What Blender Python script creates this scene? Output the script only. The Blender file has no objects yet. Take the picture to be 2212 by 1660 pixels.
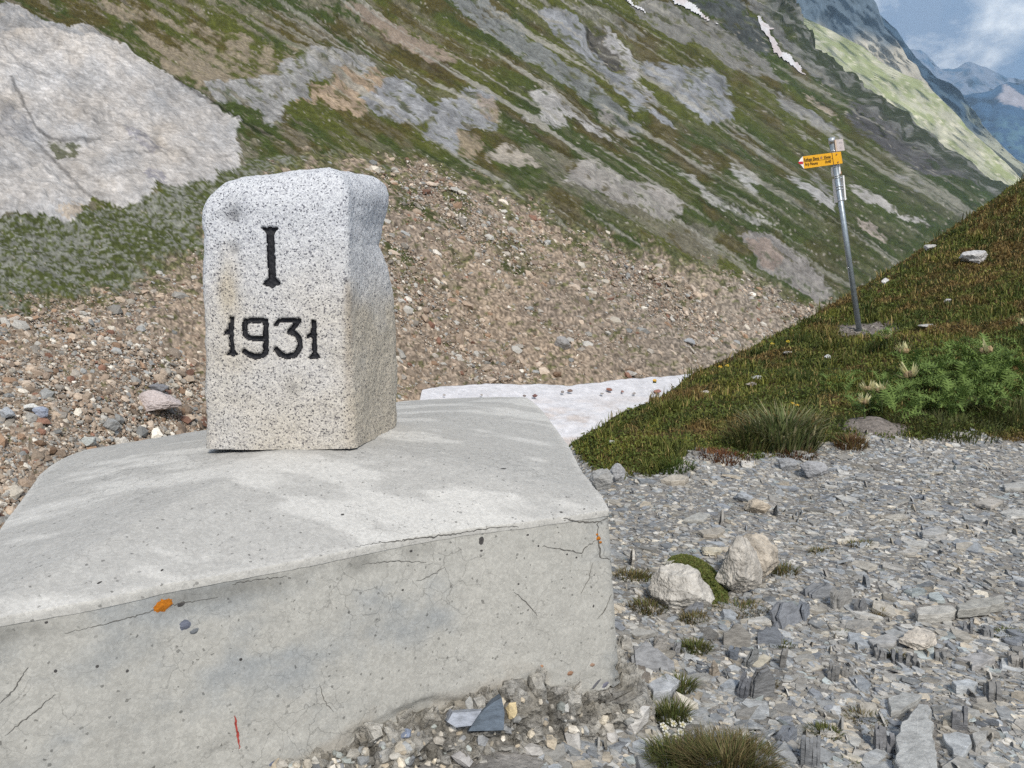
import bpy, math, random, time, sys
import numpy as np
from mathutils import Vector, Matrix
from mathutils.bvhtree import BVHTree

random.seed(11)
rng = np.random.default_rng(11)
scene = bpy.context.scene
COL = scene.collection

# ------------------------------------------------------------------ camera
CZ = 0.95                       # eye height above the gravel
F = 1671.0                      # focal length in units of a 2212 px wide frame
PITCH = math.atan(190.0 / F)
cam_d = bpy.data.cameras.new("camera")
cam_d.sensor_fit = 'HORIZONTAL'; cam_d.sensor_width = 36.0
cam_d.lens = 36.0 * F / 2212.0
cam_d.clip_start = 0.05; cam_d.clip_end = 60000
cam = bpy.data.objects.new("camera", cam_d); COL.objects.link(cam)
cam.location = (0, 0, CZ); cam.rotation_euler = (math.pi / 2 - PITCH, 0, 0)
scene.camera = cam

# ------------------------------------------------------------------ world, sun, exposure
SUN_EL, SUN_ROT = math.radians(43), math.radians(166)
world = bpy.data.worlds.new("World"); scene.world = world; world.use_nodes = True
wn = world.node_tree; wn.nodes.clear()
def wnode(t, **k):
    n = wn.nodes.new(t)
    for a, b in k.items(): setattr(n, a, b)
    return n
w_out = wnode('ShaderNodeOutputWorld'); w_bg = wnode('ShaderNodeBackground')
w_bg.inputs['Strength'].default_value = 0.085
w_sky = wnode('ShaderNodeTexSky', sky_type='NISHITA'); w_sky.sun_disc = False
w_sky.sun_elevation = SUN_EL; w_sky.sun_rotation = SUN_ROT; w_sky.altitude = 2500
w_tc = wnode('ShaderNodeTexCoord')
w_map = wnode('ShaderNodeMapping'); w_map.inputs['Scale'].default_value = (1, 1, 1.7)
w_map.inputs['Location'].default_value = (17.4, 3.3, 0.9)
w_n1 = wnode('ShaderNodeTexNoise'); w_n1.inputs['Scale'].default_value = 5.0
w_n1.inputs['Detail'].default_value = 9; w_n1.inputs['Roughness'].default_value = 0.56
w_n1.inputs['Distortion'].default_value = 0.35
w_r1 = wnode('ShaderNodeValToRGB'); w_r1.color_ramp.elements[0].position = 0.40; w_r1.color_ramp.elements[1].position = 0.55
w_n2 = wnode('ShaderNodeTexNoise'); w_n2.inputs['Scale'].default_value = 8.0
w_n2.inputs['Detail'].default_value = 7; w_n2.inputs['Roughness'].default_value = 0.6
w_r2 = wnode('ShaderNodeValToRGB')
w_r2.color_ramp.elements[0].position = 0.41; w_r2.color_ramp.elements[0].color = (2.5, 3.2, 4.7, 1)
w_r2.color_ramp.elements[1].position = 0.58; w_r2.color_ramp.elements[1].color = (11.5, 11.6, 11.8, 1)
w_mix = wnode('ShaderNodeMix', data_type='RGBA')
wl = wn.links.new
wl(w_tc.outputs['Generated'], w_map.inputs['Vector'])
wl(w_map.outputs['Vector'], w_n1.inputs['Vector']); wl(w_map.outputs['Vector'], w_n2.inputs['Vector'])
wl(w_n1.outputs['Fac'], w_r1.inputs['Fac']); wl(w_n2.outputs['Fac'], w_r2.inputs['Fac'])
wl(w_r1.outputs['Color'], w_mix.inputs['Factor'])
wl(w_sky.outputs['Color'], w_mix.inputs['A']); wl(w_r2.outputs['Color'], w_mix.inputs['B'])
wl(w_mix.outputs['Result'], w_bg.inputs['Color']); wl(w_bg.outputs['Background'], w_out.inputs['Surface'])

sun_d = bpy.data.lights.new("sun", 'SUN'); sun_d.energy = 2.7; sun_d.angle = math.radians(11); sun_d.color = (1.0, 0.95, 0.87)
sun = bpy.data.objects.new("sun", sun_d); COL.objects.link(sun)
sdir = Vector((math.sin(SUN_ROT) * math.cos(SUN_EL), math.cos(SUN_ROT) * math.cos(SUN_EL), math.sin(SUN_EL)))
sun.rotation_euler = sdir.to_track_quat('Z', 'Y').to_euler()
sun.location = (0, -5, 30)

scene.view_settings.view_transform = 'Standard'; scene.view_settings.look = 'None'
scene.view_settings.exposure = 0.42; scene.view_settings.gamma = 1.0
scene.view_settings.use_curve_mapping = False
scene.render.engine = 'CYCLES'
scene.cycles.use_denoising = False
scene.cycles.max_bounces = 5; scene.cycles.diffuse_bounces = 3; scene.cycles.volume_bounces = 0

# ------------------------------------------------------------------ maths helpers
SP, CP = math.sin(PITCH), math.cos(PITCH)
def ray(u, v):
    u = np.asarray(u, float); v = np.asarray(v, float)
    x = (u - 1106) / F; y = -(v - 830) / F
    return np.stack([x, y * SP + CP, y * CP - SP], -1)
def at(u, v, Y):
    d = ray(u, v); t = np.asarray(Y, float) / d[..., 1]
    return d * t[..., None] + np.array([0, 0, CZ])
def at_z(u, v, z):
    d = ray(u, v); t = (z - CZ) / d[..., 2]
    return d * np.asarray(t)[..., None] + np.array([0, 0, CZ])
def project(p):
    p = np.asarray(p, float); x = p[..., 0]; y = p[..., 1]; z = p[..., 2] - CZ
    dep = y * CP - z * SP; up = y * SP + z * CP
    dep = np.where(dep < 1e-3, 1e-3, dep)
    return 1106 + F * x / dep, 830 - F * up / dep

_perm = np.random.default_rng(77).permutation(4096).astype(np.int32)
_vals = np.random.default_rng(78).random(4096).astype(np.float32)
def _fade(f): return f * f * f * (f * (f * 6 - 15) + 10)
def vnoise(p, seed=0):
    p = np.asarray(p, float); fl_ = np.floor(p); i = fl_.astype(np.int32); f = _fade((p - fl_).astype(np.float32))
    ix, iy, iz = i[..., 0] + seed * 131, i[..., 1], i[..., 2]; fx, fy, fz = f[..., 0], f[..., 1], f[..., 2]
    h0 = _perm[ix & 4095]; h1 = _perm[(ix + 1) & 4095]
    def pl(h):
        a = _perm[(h + iy) & 4095]; b = _perm[(h + iy + 1) & 4095]
        a0 = _vals[_perm[(a + iz) & 4095]]; a1 = _vals[_perm[(a + iz + 1) & 4095]]
        b0 = _vals[_perm[(b + iz) & 4095]]; b1 = _vals[_perm[(b + iz + 1) & 4095]]
        a0 = a0 + (a1 - a0) * fz; b0 = b0 + (b1 - b0) * fz
        return a0 + (b0 - a0) * fy
    l = pl(h0); r = pl(h1)
    return l + (r - l) * fx
def vnoise2(x, y, seed=0):
    xf = np.floor(x); yf = np.floor(y); ix = xf.astype(np.int32) + seed * 131; iy = yf.astype(np.int32)
    fx = _fade((x - xf).astype(np.float32)); fy = _fade((y - yf).astype(np.float32))
    h0 = _perm[ix & 4095]; h1 = _perm[(ix + 1) & 4095]
    a = _vals[_perm[(h0 + iy) & 4095]]; b = _vals[_perm[(h0 + iy + 1) & 4095]]
    c = _vals[_perm[(h1 + iy) & 4095]]; d = _vals[_perm[(h1 + iy + 1) & 4095]]
    a = a + (b - a) * fy; c = c + (d - c) * fy
    return a + (c - a) * fx
def fbm(p, octaves=4, seed=0, gain=0.5, lac=2.03):
    a = 1.0; s = 0; n = 0; p = np.asarray(p, float)
    for o in range(octaves):
        s = s + a * vnoise(p, seed + o * 17); n += a; a *= gain; p = p * lac + 5.3
    return s / n
def ridged(p, octaves=4, seed=0):
    a = 1.0; s = 0; n = 0; p = np.asarray(p, float)
    for o in range(octaves):
        s = s + a * (1 - np.abs(2 * vnoise(p, seed + o * 31) - 1)); n += a; a *= 0.5; p = p * 2.07 + 3.1
    return s / n
def n2(a, b, octv=4, seed=0, gain=0.5):
    x = np.asarray(a, float); y = np.asarray(b, float); w = 1.0; s = 0; n = 0
    for o in range(octv):
        s = s + w * vnoise2(x, y, seed + o * 17); n += w; w *= gain; x = x * 2.03 + 5.3; y = y * 2.03 + 5.3
    return s / n
def sstep(a, b, x):
    t = np.clip((np.asarray(x, float) - a) / (b - a), 0, 1); return t * t * (3 - 2 * t)
def inpoly(u, v, poly):
    r = np.zeros(u.shape, bool); n = len(poly)
    px = [p[0] for p in poly]; py = [p[1] for p in poly]
    bb = (u >= min(px)) & (u <= max(px)) & (v >= min(py)) & (v <= max(py))
    uu = u[bb]; vv = v[bb]; rr = np.zeros(uu.shape, bool)
    for k in range(n):
        x1, y1 = poly[k]; x2, y2 = poly[(k + 1) % n]
        if y1 == y2: continue
        c = (y1 > vv) != (y2 > vv)
        rr ^= c & (uu < (x2 - x1) * (vv - y1) / (y2 - y1) + x1)
    r[bb] = rr
    return r
class TPS:
    def __init__(self, xy, z, smooth=0.0):
        xy = np.asarray(xy, float); z = np.asarray(z, float); n = len(xy)
        self.xy = xy
        K = self._k(xy, xy) + np.eye(n) * smooth
        Pm = np.hstack([np.ones((n, 1)), xy])
        A = np.zeros((n + 3, n + 3)); A[:n, :n] = K; A[:n, n:] = Pm; A[n:, :n] = Pm.T
        self.w = np.linalg.solve(A, np.concatenate([z, np.zeros(3)]))
    def _k(self, a, b):
        d2 = ((a[:, None, :] - b[None, :, :]) ** 2).sum(-1)
        return 0.5 * d2 * np.log(d2 + 1e-12)
    def __call__(self, x, y):
        x = np.asarray(x, float); sh = x.shape
        q = np.stack([x.ravel(), np.asarray(y, float).ravel()], -1); out = np.zeros(len(q))
        n = len(self.xy)
        for s in range(0, len(q), 60000):
            b = q[s:s + 60000]
            out[s:s + 60000] = self._k(b, self.xy) @ self.w[:n] + self.w[n] + b @ self.w[n + 1:]
        return out.reshape(sh)
def srgb(r, g, b):
    c = np.array([r, g, b], float) / 255
    return np.where(c <= .04045, c / 12.92, ((c + .055) / 1.055) ** 2.4)

# ------------------------------------------------------------------ mesh helpers
def make_mesh(name, verts, faces, colors=None, smooth=False):
    verts = np.ascontiguousarray(verts, np.float32); faces = np.ascontiguousarray(faces, np.int32)
    me = bpy.data.meshes.new(name)
    k = faces.shape[1]; nf = len(faces)
    me.vertices.add(len(verts)); me.vertices.foreach_set('co', verts.ravel())
    me.loops.add(nf * k); me.loops.foreach_set('vertex_index', faces.ravel())
    me.polygons.add(nf)
    me.polygons.foreach_set('loop_start', np.arange(0, nf * k, k, dtype=np.int32))
    me.polygons.foreach_set('use_smooth', np.full(nf, smooth, bool))
    if colors is not None:
        a = me.color_attributes.new('Col', 'FLOAT_COLOR', 'POINT')
        c = np.ones((len(verts), 4), np.float32); c[:, :3] = np.clip(colors, 0, 1)
        a.data.foreach_set('color', c.ravel())
    me.update(calc_edges=True)
    return me
def link(name, me, mat, parent=None, kind=None, loc=None):
    o = bpy.data.objects.new(name, me); COL.objects.link(o)
    if mat is not None and not me.materials: me.materials.append(mat)
    if parent is not None: o.parent = parent
    if kind: o['kind'] = kind
    if loc is not None: o.location = loc
    return o
def tag(o, label, cat, group=None):
    o['label'] = label; o['category'] = cat
    if group: o['group'] = group
    return o
def empty(name, loc, label, cat, group=None):
    o = bpy.data.objects.new(name, None); COL.objects.link(o); o.location = loc; o.empty_display_size = 0.1
    return tag(o, label, cat, group)
def grid_faces(nr, nc):
    i = np.arange(nr * nc).reshape(nr, nc)
    return np.stack([i[:-1, :-1], i[:-1, 1:], i[1:, 1:], i[1:, :-1]], -1).reshape(-1, 4)
def submesh(verts, faces, cols, keep):
    f = faces[keep]; idx, inv = np.unique(f, return_inverse=True)
    return verts[idx], inv.reshape(f.shape), (None if cols is None else cols[idx])

# ------------------------------------------------------------------ materials
def material(name):
    m = bpy.data.materials.new(name); m.use_nodes = True
    nt = m.node_tree; b = nt.nodes['Principled BSDF']
    return m, nt, b
def N(nt, t, **k):
    n = nt.nodes.new(t)
    for a, b in k.items():
        if a in n.inputs: n.inputs[a].default_value = b
        else: setattr(n, a, b)
    return n
def ramp(nt, p0, c0, p1, c1):
    r = nt.nodes.new('ShaderNodeValToRGB'); e = r.color_ramp.elements
    e[0].position = p0; e[0].color = c0; e[1].position = p1; e[1].color = c1
    return r
def mul(nt, a, b, fac=1.0, mode='MULTIPLY'):
    m = nt.nodes.new('ShaderNodeMix'); m.data_type = 'RGBA'; m.blend_type = mode
    m.inputs['Factor'].default_value = fac
    nt.links.new(a, m.inputs['A'])
    if hasattr(b, 'is_output'): nt.links.new(b, m.inputs['B'])
    else: m.inputs['B'].default_value = b
    return m.outputs['Result']
def g(x): return (x, x, x, 1)
def detail_mat(name, source='Col', rough=0.9, scale=40, lo=0.7, hi=1.25, bump=0.5, bscale=60, bdist=0.01, spec=0.25, stretch=(1, 1, 1), coords='Position', translucent=0):
    m, nt, b = material(name); L = nt.links.new
    if source == 'Col':
        src = N(nt, 'ShaderNodeAttribute', attribute_name='Col').outputs['Color']
    elif source == 'object':
        src = N(nt, 'ShaderNodeObjectInfo').outputs['Color']
    else:
        rgb = N(nt, 'ShaderNodeRGB'); rgb.outputs[0].default_value = (*source, 1); src = rgb.outputs[0]
    if coords == 'Position': vec = N(nt, 'ShaderNodeNewGeometry').outputs['Position']
    else: vec = N(nt, 'ShaderNodeTexCoord').outputs['Object']
    mp = N(nt, 'ShaderNodeMapping', Scale=stretch); L(vec, mp.inputs['Vector'])
    n = N(nt, 'ShaderNodeTexNoise', Scale=scale, Detail=6.0, Roughness=0.65); L(mp.outputs[0], n.inputs['Vector'])
    r = ramp(nt, 0.3, g(lo), 0.7, g(hi)); L(n.outputs['Fac'], r.inputs['Fac'])
    L(mul(nt, src, r.outputs['Color']), b.inputs['Base Color'])
    b.inputs['Roughness'].default_value = rough; b.inputs['Specular IOR Level'].default_value = spec
    if bump:
        nb = N(nt, 'ShaderNodeTexNoise', Scale=bscale, Detail=5.0, Roughness=0.6); L(mp.outputs[0], nb.inputs['Vector'])
        bp = N(nt, 'ShaderNodeBump', Strength=bump, Distance=bdist); L(nb.outputs['Fac'], bp.inputs['Height'])
        L(bp.outputs['Normal'], b.inputs['Normal'])
    return m

# ------------------------------------------------------------------ the mountain slope across the gully
def zp(scale, ox, oy):
    return lambda pts: [(ox + scale * x, oy + scale * y) for x, y in pts]
Z1 = zp(.3905, 0, 0); Z2 = zp(.3514, 777.3, 0); Z3 = zp(.3362, 1468.3, 0)

ctrl = [(-700, 1250, 6.0), (-700, 700, 8.5), (-700, 200, 15), (-700, -500, 34), (0, 1250, 7.6), (0, 1150, 8.2), (0, 1000, 9.1), (0, 800, 10.8), (0, 600, 13), (0, 470, 16), (0, 300, 23), (0, 0, 42), (0, -500, 95),
        (440, 1100, 11.5), (300, 850, 12.2), (440, 600, 17), (300, 300, 28), (600, 430, 24), (600, 200, 46), (600, 0, 80), (600, -500, 240),
        (1000, 1150, 13.5), (1000, 950, 16), (1000, 800, 20), (1000, 600, 24.5), (1000, 400, 37), (1000, 200, 78), (1000, 0, 160), (1000, -500, 420),
        (1470, 1150, 16), (1470, 815, 25), (1470, 700, 32), (1470, 600, 42), (1470, 500, 62), (1470, 300, 130), (1470, 100, 240), (1470, 0, 310), (1450, -500, 650),
        (1800, 1100, 30), (1800, 760, 52), (1800, 640, 74), (1800, 560, 115), (1800, 400, 210), (1800, 200, 400), (1720, 0, 520), (1690, -100, 560),
        (2230, 1200, 60), (2050, 640, 150), (2000, 560, 190), (2000, 400, 360), (2000, 290, 520), (2107, 363, 570), (2230, 450, 560), (2230, 700, 230)]
ctrl = np.array(ctrl, float)
depth_tps = TPS(ctrl[:, :2] / 1000, np.log(ctrl[:, 2]), 1e-4)
def slope_depth(u, v): return np.exp(np.clip(depth_tps(np.asarray(u) / 1000, np.asarray(v) / 1000), math.log(5.5), math.log(900)))

ridge_v = [-500, -100, 0, 50, 94, 148, 188, 222, 242, 269, 296, 323, 363, 393, 430, 470, 1250]
ridge_u = [1450, 1690, 1722, 1737, 1771, 1821, 1872, 1905, 1949, 1966, 2006, 2040, 2107, 2161, 2215, 2230, 2230]

vs = np.concatenate([np.linspace(-500, -14, 30), np.linspace(-11, 940, 300), np.linspace(950, 1250, 26)])
tn = np.concatenate([np.linspace(0, 0.225, 24)[:-1], np.linspace(0.225, 1, 640)])
rv = np.interp(vs, ridge_v, ridge_u)
jag = (n2(vs / 14, vs * 0, 4, 5) - .5) * 9
rv = rv + np.where((vs > -20) & (vs < 400), jag, 0)
UU = -700 + (rv[:, None] + 700) * tn[None, :]
VV = np.repeat(vs[:, None], len(tn), 1)
DD = slope_depth(UU, VV)

# surface cover, read at the place where each patch of rock, turf and scree lies
wob = 1.0
_wa = (n2((UU * .84 + VV * .54) / 60, (VV * .84 - UU * .54) / 22, 5, 1, .65) - .5) * 54
_wc = (n2((UU * .84 + VV * .54) / 44 + 50, (VV * .84 - UU * .54) / 24, 5, 2, .65) - .5) * 26
wu = UU + .84 * _wa - .54 * _wc
wv = VV + .54 * _wa + .84 * _wc
ang = math.radians(33); ca, sa = math.cos(ang), math.sin(ang)
fl = UU * ca + VV * sa          # along the fall line
cr = -UU * sa + VV * ca         # across it
streak = n2(fl / 120, cr / 12, 5, 3, .6)
streak2 = n2(fl / 40, cr / 7, 4, 4, .6)
fine = n2(UU / 5.0, VV / 4.0, 3, 6, .6)
mid = n2(UU / 24, VV / 20, 5, 7, .6)
big = n2(fl / 300, cr / 90, 4, 8)
white = rng.random(UU.shape)

def lerp(a, b, t): return a + (b - a) * t[..., None]
C_grass = np.array([.066, .072, .014]); C_grassd = np.array([.040, .054, .013]); C_brown = np.array([.068, .050, .016])
C_scree = np.array([.255, .200, .150]); C_screeg = np.array([.215, .205, .180])
C_pale = np.array([.45, .425, .40]); C_grey = np.array([.28, .285, .295]); C_ochre = np.array([.40, .30, .21])
C_tan = np.array([.33, .25, .185]); C_dark = np.array([.085, .085, .085])
shape = UU.shape
C = np.zeros(shape + (3,)); R = np.zeros(shape)   # colour, relief
# 1 turf with stony streaks
gr = lerp(C_grass, C_grassd, sstep(.35, .65, big)) if False else C_grass + (C_grassd - C_grass) * sstep(.38, .62, big)[..., None]
gr = gr + (C_brown - gr) * (sstep(.5, .7, n2(fl / 90, cr / 30, 4, 9)) * .75)[..., None]
farg = sstep(1500, 2050, UU) * sstep(150, 420, VV)
gr = gr + (np.array([.034, .050, .015]) - gr) * (farg * .85)[..., None]
gr = gr * (0.62 + .76 * fine)[..., None]
stony = sstep(.50, .60, .55 * streak + .45 * streak2 + (mid - .5) * .25) * (.9 - .62 * sstep(600, 1200, UU + VV * .5))
sc = C_screeg * np.array([.80, .72, .62]) * (0.45 + 1.1 * fine)[..., None]
C = gr + (sc - gr) * (stony * .8)[..., None]
C = C * (0.78 + .44 * n2(UU / 9, VV / 7, 3, 12, .6))[..., None]
edge_n = .5 * n2(UU / 6, VV / 5, 3, 41, .65) + .5 * n2(fl / 46, cr / 10, 4, 42, .62)
def blur(a, k):
    for ax_ in (0, 1):
        c = np.cumsum(np.concatenate([np.repeat(np.take(a, [0], ax_), k + 1, ax_), a, np.repeat(np.take(a, [-1], ax_), k, ax_)], ax_), ax_)
        n_ = a.shape[ax_]; a = (np.take(c, np.arange(2 * k + 1, n_ + 2 * k + 1), ax_) - np.take(c, np.arange(0, n_), ax_)) / (2 * k + 1)
    return a
hole = sstep(.60, .68, n2(fl / 22, cr / 8, 4, 43, .6))
scree_mask = np.zeros(shape); rock_mask = np.zeros(shape); snow_mask = np.zeros(shape, bool)
def cover(poly, col, amount=1.0, var=.5, relief=0.0, rock=False, soft=False, contrast=1.0):
    hard = inpoly(wu, wv, poly).astype(float)
    m = .5 * hard + .5 * blur(blur(hard, 5), 4)
    m = sstep(.44, .60, m + (edge_n - .5) * 1.9 * (1.15 - .65 * np.abs(2 * m - 1))) * amount * (1 - .75 * hole * (0 if relief >= .03 else 1))
    if rock and relief < .03: col = np.asarray(col) * .72
    elif not rock: col = np.asarray(col) * .80
    else: col = np.asarray(col) * .86
    c = np.asarray(col) * np.clip(1 + 1.9 * var * (0.35 * fine + 0.35 * mid + .3 * streak2 - .5), .3, 1.7)[..., None]
    C[...] = C + (c - C) * m[..., None]
    if relief: R[...] = R + m * relief
    if rock: rock_mask[...] = np.maximum(rock_mask, m)
    return m > 0
# mixed turf/grey scree belt above the brown scree on the left
belt = inpoly(wu, wv, [(-700, 430), (0, 470), (180, 470), (330, 430), (450, 380), (560, 340), (700, 340), (860, 360), (1000, 400), (1000, 440), (700, 420), (430, 620), (240, 640), (0, 660), (-700, 700)])
bt = sstep(.42, .60, n2(UU / 9, VV / 4.6, 4, 21, .68) + (n2(UU / 120, VV / 90, 3, 22) - .5) * .35 + sstep(640, 470, VV) * .05)
bc = C_screeg * np.array([.82, .86, .82]) * (.5 + fine)[..., None]
bc = bc + (np.array([.058, .068, .020]) * (.5 + fine)[..., None] - bc) * bt[..., None]
C = np.where(belt[..., None], bc, C)
# upper-left stony turf patch
sp = inpoly(wu, wv, Z1([(560, 0), (760, 60), (900, 100), (1200, 160), (1500, 260), (1690, 300), (1600, 370), (1500, 430), (1300, 470), (1120, 490), (1060, 500), (960, 450), (850, 330), (700, 200)]))
spm = sp * sstep(.40, .56, streak * .5 + mid * .5) * .92
spc = np.array([.25, .205, .145]) * (.5 + fine)[..., None]
C = C + (spc * .85 - C) * spm[..., None]
# brown scree
scree_poly = [(-700, 690), (0, 650), (120, 655), (250, 625), (360, 590), (430, 520), (470, 460), (560, 385), (660, 345), (760, 335), (880, 338), (960, 350), (1010, 385), (1120, 430), (1230, 480), (1330, 520), (1420, 540), (1520, 570), (1640, 600), (1700, 640), (1800, 650), (1850, 700), (2230, 720), (2230, 1250), (-700, 1250)]
scm = inpoly(wu, wv, scree_poly); scree_mask = scm.astype(float)
scc = C_scree * (.35 + 1.2 * fine)[..., None]
scc = scc * (1 + (n2(UU / 150, VV / 110, 3, 31) - .5)[..., None] * np.array([.35, .3, .2]))
scc = scc + (C_screeg * (.5 + fine)[..., None] - scc) * (sstep(1150, 1700, UU) * sstep(520, 640, VV) * .30)[..., None]
vegs = sstep(.56, .62, n2(fl / 60, cr / 14, 4, 33, .55) + .05 * sstep(560, 380, VV)) * sstep(700, 480, VV)
scc = scc + (np.array([.065, .068, .022]) * (.5 + fine)[..., None] - scc) * (vegs * .8)[..., None]
sb = blur(blur(scm.astype(float), 16), 12)
nz_ = .35 * edge_n + .35 * n2(fl / 60, cr / 16, 4, 51, .62) + .30 * n2(UU / 45, VV / 28, 4, 52, .6)
scs = sstep(.30, .70, .12 * scm + .88 * sb + (nz_ - .5) * 3.6 * (1.1 - .85 * np.abs(2 * sb - 1)))
veg2 = sstep(.50, .60, n2(UU / 15, VV / 8, 4, 53, .65) + (.72 - sb) * .38) * sstep(.05, .3, sb)
scc = scc + (np.array([.075, .080, .026]) * (.5 + fine)[..., None] - scc) * (veg2 * .8)[..., None]
scree_mask = scs
C = C + (scc * (1 + (white - .5) * .9)[..., None] - C) * scs[..., None]
for pl in ([(838, 420), (880, 432), (960, 478), (985, 500), (930, 480), (860, 445)], [(830, 520), (870, 535), (905, 565), (880, 570), (840, 545)], [(1080, 560), (1140, 575), (1150, 605), (1100, 590)]):
    cover(pl, (.055, .066, .018), .9, .8)
# transitional grey-green talus under the pale patches
cover(Z2([(980, 900), (1300, 1000), (1240, 1130), (1500, 1220), (1900, 1350), (2212, 1420), (2212, 1659), (1900, 1500), (1600, 1330), (1250, 1180), (1100, 1060)]), (.18, .165, .125), .7, .9)
# rock, from the left
cover(Z1([(0, 40), (100, 50), (180, 110), (300, 160), (480, 180), (620, 250), (720, 310), (800, 370), (850, 400), (960, 450), (1060, 500), (1160, 570), (1240, 630), (1330, 680), (1340, 740), (1310, 790), (1340, 830), (1310, 900), (1300, 950), (1240, 990), (1090, 1020), (870, 1060), (830, 1110), (770, 1160), (700, 1160), (600, 1130), (500, 1100), (470, 1150), (460, 1220), (400, 1240), (280, 1200), (100, 1190), (-900, 1220), (-1800, 1100), (-1800, -100)]), C_pale, 1, .5, .035, True)
cover(Z1([(0, 40), (100, 50), (180, 110), (300, 160), (480, 180), (560, 250), (420, 240), (240, 200), (120, 190), (-900, 230), (-900, 0)]), C_grey, .8, .6)
cover(Z1([(-900, 560), (60, 600), (150, 700), (220, 790), (120, 800), (-900, 720)]), (.33, .32, .32), .7, .6)
cover(Z1([(230, 775), (330, 790), (430, 830), (420, 880), (350, 900), (300, 890)]), (.11, .115, .06), .9, .9, -.02)
cover(Z1([(700, 740), (790, 760), (830, 820), (920, 890), (800, 850), (720, 790)]), (.27, .26, .28), .8, .5)
cover(Z1([(820, 990), (930, 990), (920, 1040), (850, 1040)]), (.27, .26, .29), .8, .5)
cover(Z1([(280, 1170), (450, 1150), (470, 1210), (380, 1240)]), (.50, .38, .25), .6, .5)
cover(Z1([(1540, 370), (1680, 340), (1720, 290), (1900, 310), (2050, 320), (2090, 360), (2080, 385), (1830, 400), (1740, 470), (1700, 560), (1600, 570), (1580, 700), (1500, 730), (1440, 640), (1350, 600), (1200, 580), (1120, 490), (1300, 460), (1500, 430)]), (.345, .335, .325), .9, .7, .02, True)
cover(Z1([(1600, 570), (1700, 560), (1790, 470), (1830, 400), (2080, 385), (2140, 440), (2100, 500), (2000, 540), (2040, 600), (1960, 630), (1840, 610), (1760, 560), (1700, 580)]), C_ochre, .95, .55, .012, True)
cover(Z2([(0, 350), (90, 360), (120, 400), (180, 480), (260, 480), (350, 510), (350, 600), (480, 660), (560, 600), (700, 520), (800, 580), (830, 640), (780, 740), (880, 830), (700, 800), (600, 820), (620, 900), (600, 960), (540, 930), (520, 880), (440, 890), (370, 850), (400, 770), (340, 760), (250, 760), (130, 700), (60, 680), (20, 600), (0, 560), (-60, 540), (-80, 380)]) if False else
      Z2([(150, 480), (260, 480), (350, 510), (350, 600), (480, 660), (560, 600), (700, 520), (800, 580), (830, 640), (780, 740), (880, 830), (700, 800), (600, 820), (620, 900), (600, 960), (540, 930), (520, 880), (440, 890), (370, 850), (400, 770), (340, 760), (250, 760), (130, 700), (60, 680), (20, 600), (80, 540)]), (.325, .325, .335), .92, .7, .02, True)
cover(Z2([(700, 610), (800, 620), (840, 700), (860, 790), (760, 740), (700, 680)]), (.36, .28, .21), .7, .6)
cover(Z2([(600, 820), (700, 830), (770, 890), (720, 1000), (620, 960)]), (.33, .26, .185), .8, .7)
cover(Z2([(1030, 620), (1100, 560), (1180, 590), (1300, 680), (1420, 730), (1500, 800), (1580, 870), (1500, 870), (1400, 820), (1320, 770), (1300, 740), (1200, 720), (1270, 790), (1150, 800), (980, 770), (1100, 710)]), (.43, .41, .39), .92, .7, .015, True)
cover(Z2([(780, 960), (900, 900), (1000, 950), (1120, 1040), (1060, 1050), (900, 1010), (800, 1020)]), (.42, .37, .31), .9, .6, .008, True)
cover(Z2([(1340, 1010), (1420, 1000), (1480, 1060), (1650, 1110), (1750, 1130), (1850, 1160), (1950, 1220), (2000, 1320), (1900, 1340), (1800, 1340), (1600, 1260), (1500, 1210), (1250, 1150), (1240, 1120)]), (.385, .355, .325), .88, .7, .01, True)
cover(Z2([(520, 0), (760, 0), (800, 60), (950, 130), (1040, 240), (1180, 330), (1280, 420), (1420, 500), (1520, 600), (1640, 700), (1730, 800), (1700, 830), (1560, 740), (1430, 640), (1340, 600), (1220, 520), (1080, 420), (940, 330), (760, 200), (640, 110)]), (.205, .21, .20), .92, .8)
cover(Z2([(1440, 640), (1540, 660), (1600, 760), (1720, 860), (1640, 830), (1500, 740)]), (.36, .33, .30), .8, .7)
cover(Z2([(1050, 50), (1130, 40), (1290, 110), (1420, 200), (1440, 300), (1560, 450), (1650, 480), (1690, 590), (1790, 690), (1870, 710), (1950, 800), (1850, 760), (1700, 680), (1560, 560), (1400, 420), (1280, 300), (1150, 200)]), (.31, .315, .33), .9, .7, .008, True)
cover(Z2([(1300, 40), (1500, 60), (1720, 180), (1800, 250), (1700, 240), (1560, 210), (1400, 190), (1330, 120)]), (.19, .18, .15), .8, .9, .01, True)
cover(Z2([(1400, 190), (1500, 200), (1520, 290), (1560, 340), (1640, 440), (1550, 440), (1450, 330)]), (.12, .11, .095), .95, .8, -.012, True)
cover(Z2([(1710, 400), (1800, 380), (1960, 400), (2100, 430), (2212, 470), (2300, 560), (2290, 700), (2120, 770), (1950, 650), (1800, 520), (1740, 460)]), (.285, .29, .305), .92, .75, .012, True)
cover(Z2([(1640, 20), (1900, 0), (2000, 90), (2212, 180), (2500, 370), (2600, 520), (2400, 450), (2212, 390), (2100, 300), (1950, 250), (1800, 160), (1700, 60)]), (.215, .205, .185), .92, .7)
cover(Z2([(1510, 200), (1560, 220), (1640, 290), (1700, 390), (1740, 540), (1800, 620), (1860, 700), (1760, 660), (1700, 590), (1660, 510), (1630, 420), (1560, 340), (1510, 290)]), (.40, .385, .37), 1, .5, .02, True)
cover(Z2([(-80, 20), (100, 60), (280, 180), (480, 290), (560, 330), (590, 390), (500, 360), (430, 380), (330, 330), (150, 210), (0, 110), (-80, 60)]), (.275, .215, .165), .95, .7)
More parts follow.
